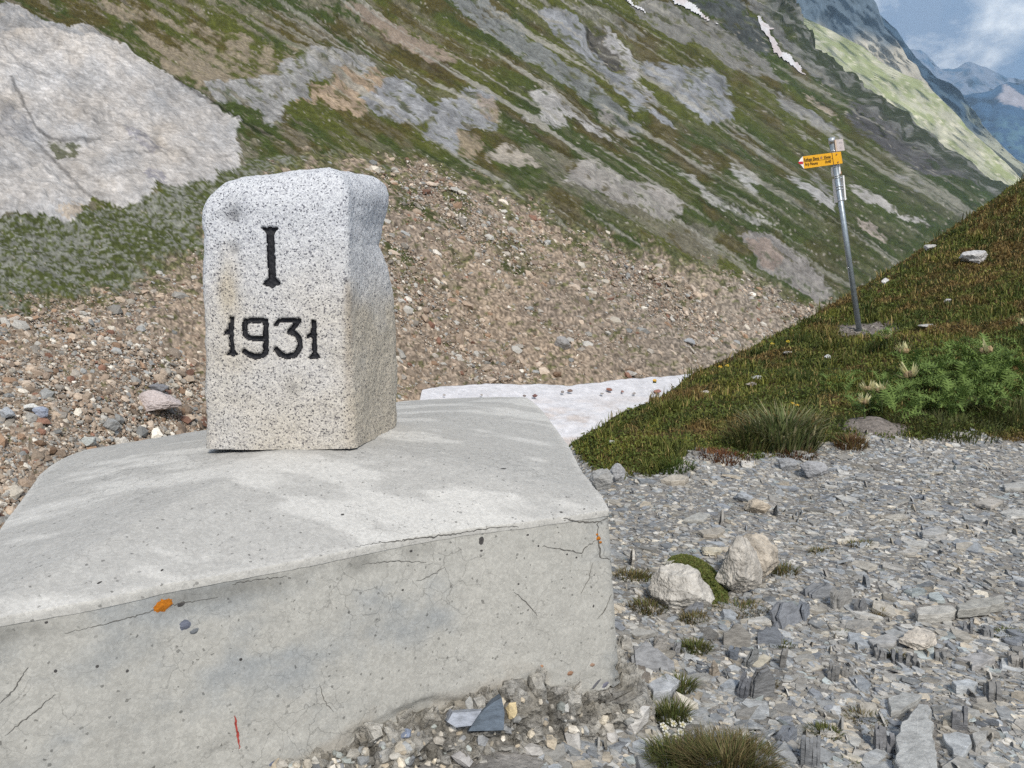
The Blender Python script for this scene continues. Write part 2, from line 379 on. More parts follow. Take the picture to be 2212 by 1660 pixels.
cover(Z2([(0, 110), (60, 130), (160, 215), (240, 270), (150, 240), (60, 180)]), (.085, .06, .03), .8, .6)
cover(Z2([(430, 380), (500, 355), (590, 390), (540, 440), (450, 430)]), (.075, .055, .025), .85, .6)
# right-hand part of the slope
cover(Z3([(20, 0), (380, 0), (470, 150), (530, 260), (580, 330), (560, 360), (450, 320), (280, 200), (150, 110), (60, 30)]), (.085, .09, .085), .95, 1.0, .006, True)
cover(Z3([(380, -40), (500, -40), (620, 140), (700, 260), (820, 400), (960, 480), (1120, 600), (1060, 590), (900, 530), (760, 430), (640, 310), (560, 180), (470, 110)]), (.20, .195, .185), .9, .9, .004, True)
cover(Z3([(500, -60), (760, -60), (830, 180), (920, 300), (860, 330), (760, 250), (640, 130)]), (.062, .074, .040), .9, 1.1, .003, True)
cover(Z3([(760, 580), (830, 610), (950, 690), (1040, 760), (1020, 790), (930, 730), (820, 650)]), (.36, .30, .235), .9, .6)
cover(Z3([(640, 600), (760, 680), (880, 750), (1000, 840), (1050, 900), (1000, 870), (880, 800), (740, 740), (650, 670)]), (.275, .27, .265), .9, .7)
cover(Z3([(1090, 690), (1250, 680), (1350, 760), (1450, 830), (1550, 900), (1640, 1000), (1800, 1080), (1890, 1120), (1910, 1200), (1800, 1150), (1650, 1120), (1560, 1130), (1400, 1050), (1250, 960), (1130, 860), (1100, 780)]), (.105, .10, .10), .95, 1.0, .006, True)
cover(Z3([(1340, 740), (1500, 840), (1640, 930), (1800, 1060), (1650, 1000), (1500, 920), (1380, 830)]), (.19, .19, .165), .8, .9)
cover(Z3([(1360, 1090), (1460, 1120), (1470, 1160), (1400, 1150)]), (.25, .24, .23), .8, .8)
cover(Z3([(1500, 1140), (1550, 1150), (1550, 1230), (1510, 1210)]), (.20, .20, .20), .8, .8)
cover(Z3([(700, 1130), (760, 1120), (830, 1190), (900, 1220), (960, 1250), (1010, 1300), (1020, 1370), (900, 1310), (780, 1210)]), (.42, .405, .39), .92, .7)
cover(Z3([(860, 1090), (930, 1130), (990, 1220), (1000, 1280), (930, 1220), (880, 1150)]), (.24, .23, .215), .8, .9)
cover(Z3([(1050, 1160), (1200, 1220), (1330, 1260), (1450, 1350), (1550, 1400), (1620, 1470), (1500, 1420), (1350, 1370), (1280, 1320), (1150, 1260)]), (.42, .395, .37), .92, .7)
cover(Z3([(1130, 1390), (1220, 1420), (1300, 1490), (1350, 1560), (1250, 1530), (1160, 1450)]), (.40, .34, .29), .92, .7)
cover(Z3([(310, 1050), (400, 1080), (500, 1150), (560, 1220), (450, 1180), (420, 1180), (500, 1300), (420, 1250), (350, 1170)]), (.38, .37, .35), .92, .7)
cover(Z3([(0, 1090), (120, 1150), (200, 1250), (300, 1310), (440, 1370), (560, 1440), (620, 1470), (500, 1440), (330, 1370), (200, 1320), (100, 1200)]), (.385, .37, .34), .9, .7)
cover(Z3([(480, 1360), (560, 1410), (570, 1430), (510, 1400)]), (.44, .42, .39), .9, .5)
cover(Z3([(60, 1040), (160, 1060), (260, 1130), (160, 1100)]), (.30, .285, .26), .8, .7)
cover(Z3([(320, 820), (430, 850), (430, 880), (340, 860)]), (.26, .25, .235), .8, .7)
cover(Z3([(430, 900), (560, 950), (700, 1080), (640, 1060), (500, 980)]), (.19, .185, .165), .8, .9)
cover(Z3([(780, 850), (870, 930), (860, 940), (790, 880)]), (.30, .28, .25), .8, .7)
cover([(1608, 520), (1650, 505), (1700, 530), (1740, 560), (1790, 610), (1805, 640), (1760, 650), (1690, 610), (1640, 580)], (.30, .275, .255), .9, .8, .012, True)
cover([(1610, 530), (1650, 520), (1690, 560), (1680, 590), (1640, 570)], (.36, .28, .23), .8, .7, 0, True)
slab_m = blur(inpoly(wu, wv, Z1([(0, 40), (100, 50), (180, 110), (300, 160), (480, 180), (620, 250), (720, 310), (800, 370), (850, 400), (960, 450), (1060, 500), (1160, 570), (1240, 630), (1330, 680), (1340, 740), (1310, 790), (1340, 830), (1310, 900), (1300, 950), (1240, 990), (1090, 1020), (870, 1060), (830, 1110), (770, 1160), (700, 1160), (600, 1130), (500, 1100), (470, 1150), (460, 1220), (400, 1240), (280, 1200), (100, 1190), (-900, 1220), (-1800, 1100), (-1800, -100)])).astype(float), 2)
tone_ = n2(fl / 150, cr / 60, 4, 44, .6); warm_ = n2(UU / 90, VV / 60, 4, 45, .6)
C = C * (1 + slab_m * ((tone_ - .5) * .55 - .06))[..., None] * (1 + (slab_m * (warm_ - .5))[..., None] * np.array([.12, .0, -.16]))
def seam(pts, w, dark, push=0.0):
    d = np.full(shape, 1e9); u0 = UU + (mid - .5) * 16; v0 = VV + (mid - .5) * 10
    for (x1, y1), (x2, y2) in zip(pts[:-1], pts[1:]):
        dx, dy = x2 - x1, y2 - y1; t_ = np.clip(((u0 - x1) * dx + (v0 - y1) * dy) / (dx * dx + dy * dy), 0, 1)
        d = np.minimum(d, np.hypot(u0 - x1 - t_ * dx, v0 - y1 - t_ * dy))
    k = sstep(w, w * .3, d * (.6 + .8 * fine)); C[...] = C * (1 - dark * k)[..., None]; R[...] = R - push * k
for pts, w, dk in ((Z1([(60, 470), (110, 560), (180, 700), (250, 770), (330, 800), (440, 805), (545, 795)]), 5, .5), (Z1([(190, 800), (260, 860), (340, 940), (420, 1030), (500, 1095)]), 5, .45), (Z1([(0, 250), (110, 380), (230, 440), (300, 480)]), 4, .25), (Z1([(560, 560), (600, 620), (620, 690)]), 3, .3), (Z1([(680, 880), (760, 870), (860, 860), (920, 890)]), 3, .35), (Z1([(1010, 870), (1060, 930), (1080, 960)]), 3, .3), (Z1([(960, 450), (1060, 510), (1180, 590), (1300, 660), (1420, 730), (1500, 760)]), 5, .55), (Z1([(1200, 880), (1250, 870), (1310, 860)]), 3, .4), (Z2([(1390, 180), (1430, 260), (1480, 350), (1560, 430)]), 5, .6), (Z3([(1120, 720), (1200, 790), (1260, 850), (1300, 900)]), 3, .7)):
    seam(pts, w, dk, .03)
turf_here = (C[..., 1] > C[..., 0] * .86) & (C[..., 1] < .12)
speck = (rng.random(shape) < .012 + .03 * sstep(.55, .7, streak2)) & turf_here
C[speck] = np.array([.27, .245, .20]) * rng.uniform(.5, 1.2, (int(speck.sum()), 1))
C = C * (1 + (white - .5) * .34)[..., None]
lng = n2(fl / 330, cr / 7.5, 3, 46, .55); lng2 = n2(fl / 500, cr / 16, 3, 47, .5)
pale_st = sstep(.60, .69, lng * .55 + lng2 * .45 + (fine - .5) * .10) * sstep(600, 900, UU + .6 * (300 - VV)) * (1 - scree_mask)
C = C + (np.array([.25, .235, .20]) * (.55 + .9 * fine)[..., None] - C) * (pale_st * (.85 - .25 * sstep(1200, 1700, UU)))[..., None]
dark_st = sstep(.58, .68, n2(fl / 260, cr / 9, 4, 48, .6)) * (1 - scree_mask) * (1 - .7 * rock_mask) * sstep(500, 900, UU)
C = C * (1 - .28 * dark_st)[..., None]
# B dark craggy band along the ridge
rd_ = (rv[:, None] - UU) * (.55 + .9 * n2(UU / 40, VV / 30, 4, 49, .6))
rb_ = sstep(95, 40, rd_) * (VV > -40)
rc_ = np.array([.034, .042, .022]) + (np.array([.15, .15, .135]) - np.array([.034, .042, .022])) * sstep(.54, .66, n2(fl / 30, cr / 11, 5, 50, .65))[..., None]
C = C + (rc_ * (.5 + fine)[..., None] - C) * (rb_ * .92)[..., None]
crag_band = rb_
# snow tongues high on the slope
su = UU + (n2(UU / 16, VV / 16, 3, 61) - .5) * 9; sv = VV + (n2(UU / 16 + 9, VV / 16, 3, 62) - .5) * 9
tongue_a = inpoly(su, sv, Z3([(-60, -40), (20, -10), (60, 40), (150, 110), (290, 205), (200, 162), (100, 112), (0, 55), (-60, 20)]) )
tongue_b = inpoly(su, sv, Z3([(466, 110), (540, 165), (605, 215), (572, 222), (640, 310), (700, 370), (760, 430), (835, 505), (780, 485), (700, 432), (600, 362), (560, 270), (500, 210)]))
tongue_c = inpoly(su, sv, Z2([(1615, -20), (1660, -20), (1775, 92), (1755, 88), (1690, 45)]))

# relief: rock bodies stand proud and are broken, turf and scree are rough
P = at(UU, VV, DD)
nrm = np.cross(np.gradient(P, axis=1), np.gradient(P, axis=0)); nrm /= np.linalg.norm(nrm, axis=-1, keepdims=True) + 1e-9
nrm[nrm[..., 1] > 0] *= -1
crag = ridged(np.stack([UU / 70 + VV / 160, VV / 48, UU * 0], -1), 5, 71)
crag2 = ridged(np.stack([fl / 90, cr / 26, UU * 0], -1), 5, 72)
slab_cracks = sstep(.80, .93, ridged(np.stack([fl / 130 + .2 * mid, cr / 55, UU * 0], -1), 3, 73))
rock_soft = blur(blur(rock_mask, 3), 3) * (1 - .5 * slab_m); Rs = blur(blur(R, 5), 5)
amp = DD * (0.0022 * (fine - .5) + .0035 * (n2(UU / 11, VV / 9, 3, 74) - .5) * (1 + scree_mask)
            + rock_soft * (.0075 * (crag - .6) + .0060 * (crag2 - .6) - .0045 * slab_cracks) + Rs * .16 + .010 * (ridged(np.stack([fl / 420, cr / 60, UU * 0], -1), 4, 77) - .6) * (1 - .7 * scree_mask) + .012 * blur(crag_band, 2) * (crag - .5) + .012 * (n2(fl / 260, cr / 80, 4, 75) - .5))
C = C * (1 - .22 * (rock_soft * slab_cracks))[..., None]
C = C * (1 + rock_mask * (1 - .45 * slab_m) * ((n2(UU / 30, VV / 26, 5, 76, .68) - .5) * .9 + (streak2 - .5) * .5))[..., None]
P = P + nrm * amp[..., None]
# far side of the ridge
back = [P]
edge = P[:, -1]
ext = []
for k, (dy, dz) in enumerate([(4, -1.5), (20, -14), (80, -70), (200, -190)]):
    q = edge.copy(); sc_ = edge[:, 1:2] / 500
    q[:, 1] += dy * sc_[:, 0]; q[:, 0] += dy * .45 * sc_[:, 0]; q[:, 2] += dz * sc_[:, 0]
    ext.append(q)
P = np.concatenate([P, np.stack(ext, 1)], 1)
C = np.concatenate([C, np.repeat(C[:, -1:], 4, 1)], 1)
low = []
for fy_, dz_ in ((.86, -.30), (.62, -.8), (.30, -1.4), (.05, -1.6)):
    q = P[-1].copy(); q[:, 1] *= fy_; q[:, 0] *= .5 + .5 * fy_; q[:, 2] = np.maximum(q[:, 2], -9) + dz_; low.append(q)
P = np.concatenate([P, np.stack(low, 0)], 0); C = np.concatenate([C, np.repeat(C[-1:], 4, 0) * 0 + np.array([.22, .19, .155])], 0)
nr, nc = P.shape[:2]
SV = P.reshape(-1, 3); SC = C.reshape(-1, 3); SF = grid_faces(nr, nc)
slope_mat = detail_mat('slope_cover', rough=.95, scale=3.0, lo=.72, hi=1.28, bump=.35, bscale=5.0, bdist=.08, spec=.12)
snow_mat = detail_mat('old_snow', rough=.6, scale=2.2, lo=.90, hi=1.06, bump=.5, bscale=7, bdist=.06, spec=.3)
slope_o = link('mountain_slope', make_mesh('mountain_slope', SV, SF, SC, True), slope_mat, kind='structure')
def snow_from(mask, name, label):
    m = np.zeros((nr, nc), bool); m[:mask.shape[0], :mask.shape[1]] = mask
    f = SF[m.reshape(-1)[SF].all(1)]
    v, f2, _ = submesh(SV, f, None, np.ones(len(f), bool))
    uu, vv = project(v)
    d = v - np.array([0, 0, CZ]); v = v - d * 0.004; v[:, 2] += np.abs(d[:, 1]) * .001
    s = n2(uu / 25, vv / 25, 4, 91, .6)
    c = np.array([.60, .585, .585]) + (np.array([.50, .43, .41]) - np.array([.60, .585, .585])) * sstep(.45, .7, s)[:, None]
    return tag(link(name, make_mesh(name, v, f2, c, True), snow_mat), label, 'snow patch')
snow_from(tongue_a, 'snow_patch', 'white snow strip below the dark crag at the top of the slope')
snow_from(tongue_b, 'snow_patch', 'long pinkish snow tongue running down the gully beside the dark ridge')
snow_from(tongue_c, 'snow_patch', 'thin white snow sliver on grey scree at the top edge of the slope')

# ------------------------------------------------------------------ snow in the gully floor
gu, gv = np.meshgrid(np.linspace(840, 1520, 200), np.linspace(800, 985, 90))
edge_u = [840, 905, 912, 960, 1060, 1140, 1220, 1300, 1400, 1475, 1560]; edge_v = [890, 872, 842, 835, 830, 830, 834, 825, 816, 810, 802]
top = np.interp(gu, edge_u, edge_v) + (n2(gu / 22, gu * 0, 3, 81) - .5) * 5
tt = np.linspace(0, 1, 90)[:, None]
gv = top + (1000 - top) * tt ** 1.15
base_d = slope_depth(gu, gv)
far_d = slope_depth(gu, top)
sd = base_d * (0.975 - .02 * tt) 
GP = at(gu, gv, sd)
thick = .10 * sstep(0, .02, tt + 0 * gu)
GP[..., 2] += (n2(gu / 30, gv / 6, 4, 82) - .5) * .22 * tt
skirt = GP[:1].copy(); skirt[..., 2] -= 1.2; skirt[..., 1] += .15
left_wall = None
skirt2 = GP[-1:].copy(); skirt2[..., 2] -= 1.0; skirt2[..., 1] -= .1
GP2 = np.concatenate([skirt, GP, skirt2], 0)
dirt = sstep(.44, .66, n2(gu / 45, gv / 12, 5, 83, .62)) * sstep(.12, .5, tt)
gc = np.array([.62, .61, .625]) + (np.array([.50, .43, .385]) - np.array([.62, .61, .625])) * (dirt * .7)[..., None]
gc = gc * (.74 + .46 * n2(gu / 9, gv / 2.5, 4, 84, .65))[..., None]
gc = np.concatenate([gc[:1], gc, gc[-1:]], 0)
tag(link('snow_patch', make_mesh('gully_snow', GP2.reshape(-1, 3), grid_faces(92, 200), gc.reshape(-1, 3), True), snow_mat),
    'old snowfield in the gully floor behind the concrete block', 'snow patch')

# ------------------------------------------------------------------ far mountains
far_mat = detail_mat('far_mountain_cover', rough=1, scale=.02, lo=.8, hi=1.2, bump=0, spec=.05)
def layer(name, vr, edge_pts, left, depth, colf, relief, seed, nrow=110, ncol=95):
    ev = [p[1] for p in edge_pts]; eu = [p[0] for p in edge_pts]
    v = np.linspace(vr[0], vr[1], nrow)
    e = np.interp(v, ev, eu) + (n2(v / 7, v * 0, 4, seed) - .5) * 5
    l = np.interp(v, ridge_v, ridge_u) - left
    l = np.minimum(l, e - 30)
    t = np.linspace(0, 1, ncol)
    U = l[:, None] + (e - l)[:, None] * t; V = np.repeat(v[:, None], ncol, 1)
    dd = depth * (1 + .10 * (200 - V) / 200 - .00025 * (U - 1900))
    f_, c_ = U * .78 + V * .62, -U * .62 + V * .78
    rg = ridged(np.stack([c_ / 26 + 3, f_ / 60, U * 0], -1), 5, seed + 3)
    dd = dd * (1 - relief * (rg - .5))
    Q = at(U, V, dd)
    cc = colf(U, V, f_, c_, rg)
    ex = []
    for a, b in ((.01, -.004), (.06, -.05), (.3, -.3)):
        q = Q[:, -1].copy(); q[:, 1] += depth * a; q[:, 0] += depth * a * .3; q[:, 2] += depth * b; ex.append(q)
    Q = np.concatenate([Q, np.stack(ex, 1)], 1); cc = np.concatenate([cc, np.repeat(cc[:, -1:], 3, 1)], 1)
    return link(name, make_mesh(name, Q.reshape(-1, 3), grid_faces(nrow, ncol + 3), cc.reshape(-1, 3), True), far_mat, kind='structure')
def colA(U, V, f_, c_, rg):
    s = n2(c_ / 12, f_ / 40, 5, 101, .62); p = n2(U / 9, V / 9, 4, 102, .62)
    a = np.array([.255, .275, .135]); b = np.array([.37, .355, .26]); c = np.array([.52, .48, .36])  # yellow-green brightened so the sunlight on this slope is painted in
    m = sstep(.42, .66, s * .6 + p * .4 + .12 * sstep(130, 300, V) * sstep(1900, 2050, U) - .06 * sstep(300, 330, V))
    col = a + (b - a) * m[..., None]
    k = sstep(.66, .72, n2(U / 14, V / 9, 4, 103, .55))
    col = col + (c - col) * (k * .8)[..., None]
    return col * 1.2 * (.88 + .24 * p)[..., None]
layer('sunlit_mountain', (30, 470), [(1722, 28), (1735, 37), (1771, 54), (1804, 71), (1862, 101), (1902, 134), (1950, 160), (1993, 175), (2020, 202), (2047, 229), (2073, 255), (2083, 269), (2107, 292), (2150, 330), (2191, 370), (2240, 425), (2300, 470)], 60, 1400, colA, .012, 110)
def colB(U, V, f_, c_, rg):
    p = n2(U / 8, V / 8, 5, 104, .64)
    top = np.array([.105, .135, .160]); low = np.array([.43, .39, .31])  # cloud shadow painted as the dark top, sunlight as the bright lower rock
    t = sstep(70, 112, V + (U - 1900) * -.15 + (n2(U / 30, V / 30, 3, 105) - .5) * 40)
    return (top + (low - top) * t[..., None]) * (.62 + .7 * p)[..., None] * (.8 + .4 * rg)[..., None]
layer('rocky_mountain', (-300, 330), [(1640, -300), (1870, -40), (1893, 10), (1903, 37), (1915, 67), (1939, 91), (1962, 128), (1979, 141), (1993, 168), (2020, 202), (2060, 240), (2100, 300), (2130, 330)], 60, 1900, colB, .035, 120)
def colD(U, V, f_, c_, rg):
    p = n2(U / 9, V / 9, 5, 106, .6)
    a = np.array([.050, .085, .125]); b = np.array([.22, .23, .16]); c = np.array([.36, .35, .25])  # dark blue of the upper ridge is cloud shade put into the colour
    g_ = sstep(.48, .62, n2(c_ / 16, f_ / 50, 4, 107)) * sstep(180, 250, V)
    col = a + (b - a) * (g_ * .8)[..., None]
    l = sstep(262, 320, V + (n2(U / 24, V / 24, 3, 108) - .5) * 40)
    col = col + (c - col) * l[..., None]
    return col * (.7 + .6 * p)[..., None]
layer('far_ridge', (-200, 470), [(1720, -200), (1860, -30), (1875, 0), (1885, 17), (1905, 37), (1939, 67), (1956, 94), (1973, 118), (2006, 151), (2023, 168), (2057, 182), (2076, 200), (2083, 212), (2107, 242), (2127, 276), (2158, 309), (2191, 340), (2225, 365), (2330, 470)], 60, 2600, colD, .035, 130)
def distant(name, pts, depth, u0, u1, colf, seed):
    ncol, nrow = 160, 90
    u = np.linspace(u0, u1, ncol)
    tp = np.interp(u, [p[0] for p in pts], [p[1] for p in pts]) + (n2(u / 9, u * 0, 4, seed) - .5) * 5
    t = np.linspace(0, 1, nrow)[:, None]
    U = np.repeat(u[None], nrow, 0); V = tp[None] + (480 - tp[None]) * t
    dd = depth * (1 - .35 * t) * (1 + .05 * (ridged(np.stack([U / 30, V / 40, U * 0], -1), 4, seed) - .5))
    Q = at(U, V, dd); cc = colf(U, V)
    bk = Q[:1].copy(); bk[..., 1] += depth * .2; bk[..., 2] -= depth * .15
    Q = np.concatenate([bk, Q]); cc = np.concatenate([cc[:1], cc])
    return link(name, make_mesh(name, Q.reshape(-1, 3), grid_faces(nrow + 1, ncol), cc.reshape(-1, 3), True), far_mat, kind='structure')
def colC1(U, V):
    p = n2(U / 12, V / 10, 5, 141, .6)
    a = np.array([.04, .09, .17]); b = np.array([.36, .33, .35]); c = np.array([.08, .15, .19])  # blue of the distant air painted into the slopes, pale patch as sunlit rock
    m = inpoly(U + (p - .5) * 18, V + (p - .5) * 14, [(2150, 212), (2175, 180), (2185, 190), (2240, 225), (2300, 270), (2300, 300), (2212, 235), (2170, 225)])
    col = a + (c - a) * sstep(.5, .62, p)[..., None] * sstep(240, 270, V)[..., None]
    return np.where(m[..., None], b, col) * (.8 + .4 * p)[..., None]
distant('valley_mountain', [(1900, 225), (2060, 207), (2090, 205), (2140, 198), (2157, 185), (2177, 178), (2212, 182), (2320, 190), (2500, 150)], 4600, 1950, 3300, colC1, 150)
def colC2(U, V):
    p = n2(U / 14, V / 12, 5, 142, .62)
    a = np.array([.06, .12, .21]); b = np.array([.20, .23, .30])  # haze blue painted into the slope colours on top of the air volume
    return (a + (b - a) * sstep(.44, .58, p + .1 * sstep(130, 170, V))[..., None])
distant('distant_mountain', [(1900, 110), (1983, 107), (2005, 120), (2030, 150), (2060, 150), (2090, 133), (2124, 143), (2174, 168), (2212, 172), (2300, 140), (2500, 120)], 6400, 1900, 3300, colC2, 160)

# ------------------------------------------------------------------ air
hz, hnt, hb = material('haze_air'); hnt.nodes.remove(hb)
hv = N(hnt, 'ShaderNodeVolumePrincipled', Density=9e-5); hv.inputs['Color'].default_value = (.52, .76, 1, 1)
hnt.links.new(hv.outputs[0], [n for n in hnt.nodes if n.type == 'OUTPUT_MATERIAL'][0].inputs['Volume'])
def box_mesh(name, lo, hi):
    x0, y0, z0 = lo; x1, y1, z1 = hi
    v = [(x0, y0, z0), (x1, y0, z0), (x1, y1, z0), (x0, y1, z0), (x0, y0, z1), (x1, y0, z1), (x1, y1, z1), (x0, y1, z1)]
    f = [(0, 3, 2, 1), (4, 5, 6, 7), (0, 1, 5, 4), (1, 2, 6, 5), (2, 3, 7, 6), (3, 0, 4, 7)]
    return make_mesh(name, np.array(v), np.array(f))
link('haze', box_mesh('haze', (-3500, -400, -2600), (9000, 7850, 3000)), hz, kind='stuff')

# ------------------------------------------------------------------ near ground: gravel saddle and grassy knoll (one heightfield)
kp = []
def kz(u, v, Y): kp.append(tuple(at(u, v, Y)))
for u, v, Y in [(1200, 978, 4.6), (1240, 954, 5.0), (1330, 922, 5.9), (1450, 850, 7.0), (1540, 795, 8.0), (1620, 755, 9.0), (1710, 708, 10.0), (1800, 660, 11), (1860, 622, 11.6), (1960, 561, 13), (2080, 478, 14.5), (2212, 389, 16), (2400, 274, 18)]: kz(u, v, Y)
crest = np.array(kp)
for u, v, Y in [(1858, 722, 9.1), (1700, 800, 7.6), (1560, 870, 6.1), (2000, 640, 9.8), (2212, 560, 10.5), (2100, 760, 6.7), (2212, 700, 7.4), (1400, 945, 4.95), (1700, 905, 5.1), (2000, 880, 5.2), (2212, 870, 5.25), (2400, 600, 8.5)]: kz(u, v, Y)
for q in crest:
    for d, dz in ((.7, -.5), (2.0, -1.9), (5, -5.0)):
        kp.append((q[0] - d * .62, q[1] + d * .78, q[2] + dz))
for x, y, z in [(.3, 1.0, .0), (1.2, 1.2, 0), (2.5, 1.2, .03), (.45, 2.0, 0), (1.4, 2.2, 0), (2.6, 2.4, .02), (.6, 3.0, 0), (1.5, 3.2, .01), (2.8, 3.4, .03), (1.3, 4.1, .03), (2.4, 4.3, .05), (3.4, 4.3, .07), (5, 3, .2), (5, .5, .2), (-.3, .9, .06), (-.4, 1.9, .05), (0, 3.0, .0), (.25, 3.9, -.05), (0.1, 5.0, -.55), (.3, 5.6, -.75), (.2, 4.4, -.2), (-.6, .2, .05), (-1.2, 1.0, .0), (-1.2, 2.2, -.1), (-.8, 3.3, -.25), (-2.2, 1.2, -.5), (-2.4, 2.5, -.8), (-2, 4, -1.2), (-3.6, 1, -1.3), (-4, 4, -2.6), (-6, 2, -3.5), (-6, 6, -5), (-1.5, 6, -2.2), (-2, 9, -4), (-.2, 7, -2.2), (0, -1.5, .05), (3, -1.5, .1), (-4, -1.5, -1.0), (9, 2, 1.0), (9, 6, 1.6), (12, 9, 3.2), (10, -1, .8)]: kp.append((x, y, z))
kp = np.array(kp)
ground_tps = TPS(kp[:, :2], kp[:, 2], .02)
def ground_exact(x, y):
    x = np.asarray(x, float); y = np.asarray(y, float)
    z = ground_tps(x, y)
    near = np.clip(1 - y / 9, 0, 1)
    z = z + (n2(x * 1.6, y * 1.6, 4, 201, .55) - .5) * .07 + (n2(x * 9, y * 9, 3, 202) - .5) * .014
    z = z + sstep(4.3, 6, y) * ((n2(x * 2.6, y * 2.6, 4, 203, .6) - .5) * .13)
    z = z + sstep(3.9, 5, y) * ((n2(x * 6, y * 6, 3, 208, .55) - .5) * .075)
    # eroded bank between turf and gravel
    z = z + .10 * np.exp(-(((x - 2.15) / .28) ** 2 + ((y - 4.72) / .20) ** 2))
    return z
NAZ, NRR = 500, 215
az = np.radians(np.linspace(-70, 58, NAZ)); rr_ = np.geomspace(.35, 24, NRR)
AZ, RR = np.meshgrid(az, rr_); GX = RR * np.sin(AZ); GY = RR * np.cos(AZ)
GZ = ground_exact(GX, GY)
def ground(x, y):
    x = np.asarray(x, float); y = np.asarray(y, float)
    a = np.clip((np.arctan2(x, y) - az[0]) / (az[-1] - az[0]) * (NAZ - 1), 0, NAZ - 1.001)
    r = np.clip(np.log(np.maximum(np.hypot(x, y), .1) / .35) / math.log(24 / .35) * (NRR - 1), 0, NRR - 1.001)
    i = a.astype(int); j = r.astype(int); fa = a - i; fr = r - j
    return (GZ[j, i] * (1 - fa) + GZ[j, i + 1] * fa) * (1 - fr) + (GZ[j + 1, i] * (1 - fa) + GZ[j + 1, i + 1] * fa) * fr
def ground_hit(u, v, Y0=4.0):
    d = ray(u, v); Y = np.zeros(np.shape(u)) + 0.0
    u = np.asarray(u, float)
    t = np.full(u.shape, .5); done = np.zeros(u.shape, bool); lo = t.copy()
    step = 1.035
    for k in range(125):
        tn_ = t * step
        p = d * tn_[..., None] + np.array([0, 0, CZ])
        hit = (p[..., 2] < ground(p[..., 0], p[..., 1])) & ~done
        lo = np.where(hit, t, lo); done |= hit
        t = np.where(done, t, tn_)
        if done.all(): break
    hi = lo * step
    for k in range(12):
        m = (lo + hi) / 2; p = d * m[..., None] + np.array([0, 0, CZ])
        b = p[..., 2] < ground(p[..., 0], p[..., 1])
        hi = np.where(b, m, hi); lo = np.where(b, lo, m)
    p = d * hi[..., None] + np.array([0, 0, CZ])
    return p, done
def ground_normal(x, y, e=.03):
    dzx = (ground(x + e, y) - ground(x - e, y)) / (2 * e); dzy = (ground(x, y + e) - ground(x, y - e)) / (2 * e)
    n = np.stack([-dzx, -dzy, np.ones_like(dzx)], -1)
    return n / np.linalg.norm(n, axis=-1, keepdims=True)
gb_u = [600, 1200, 1225, 1260, 1300, 1330, 1400, 1440, 1490, 1560, 1620, 1680, 1700, 1760, 1800, 1850, 1900, 1960, 2050, 2130, 2212, 3200]
gb_v = [860, 930, 960, 1005, 1020, 1035, 1035, 1005, 980, 975, 985, 985, 960, 950, 950, 938, 945, 950, 945, 940, 950, 1010]
def grassiness(x, y, z):
    u, v = project(np.stack([x, y, z], -1))
    vb = np.interp(u, gb_u, gb_v)
    return (vb - v) + (n2(x * 5, y * 5, 4, 205, .6) - .5) * 46
gs = grassiness(GX, GY, GZ)
p_ = n2(GX * 3, GY * 3, 5, 206, .6); p2_ = n2(GX * 14, GY * 14, 4, 207, .6)
C_grav = np.array([.225, .213, .197])
gcol = C_grav * (.55 + .9 * p2_)[..., None] * (1 + (p_ - .5)[..., None] * np.array([.3, .25, .2]))
tcol = np.array([.042, .048, .018]) + (np.array([.085, .052, .026]) - np.array([.042, .048, .018])) * sstep(.42, .62, p_)[..., None]
tcol = tcol * (.5 + p2_)[..., None]
# bare ground round the signpost and the eroded bank
post_base = np.array([at(1858, 722, 9.1)])[0]
bare = np.exp(-(((GX - post_base[0] - .05) / .36) ** 2 + ((GY - post_base[1]) / .45) ** 2)) + np.exp(-(((GX - 2.22) / .24) ** 2 + ((GY - 4.66) / .17) ** 2))
bare = sstep(.35, .6, bare + (p2_ - .5) * .4)
tcol = tcol + (np.array([.20, .175, .155]) * (.6 + .8 * p2_)[..., None] - tcol) * bare[..., None]
isg = gs > 0
gcols = np.where(isg[..., None], tcol, gcol)
V_ = np.stack([GX, GY, GZ], -1).reshape(-1, 3); Fq = grid_faces(NRR, NAZ)
gf = isg.reshape(-1)[Fq].sum(1) >= 2
earth_mat = detail_mat('gravel_dust', rough=.97, scale=55, lo=.65, hi=1.3, bump=.7, bscale=90, bdist=.012, spec=.15)
turf_mat = detail_mat('turf_soil', rough=.97, scale=35, lo=.55, hi=1.4, bump=.8, bscale=50, bdist=.03, spec=.1)
for nm, k, mt in (('gravel_path', ~gf, earth_mat), ('grassy_knoll', gf, turf_mat)):
    v, f, c = submesh(V_, Fq, gcols.reshape(-1, 3), k)
    link(nm, make_mesh(nm, v, f, c, True), mt, kind='structure')

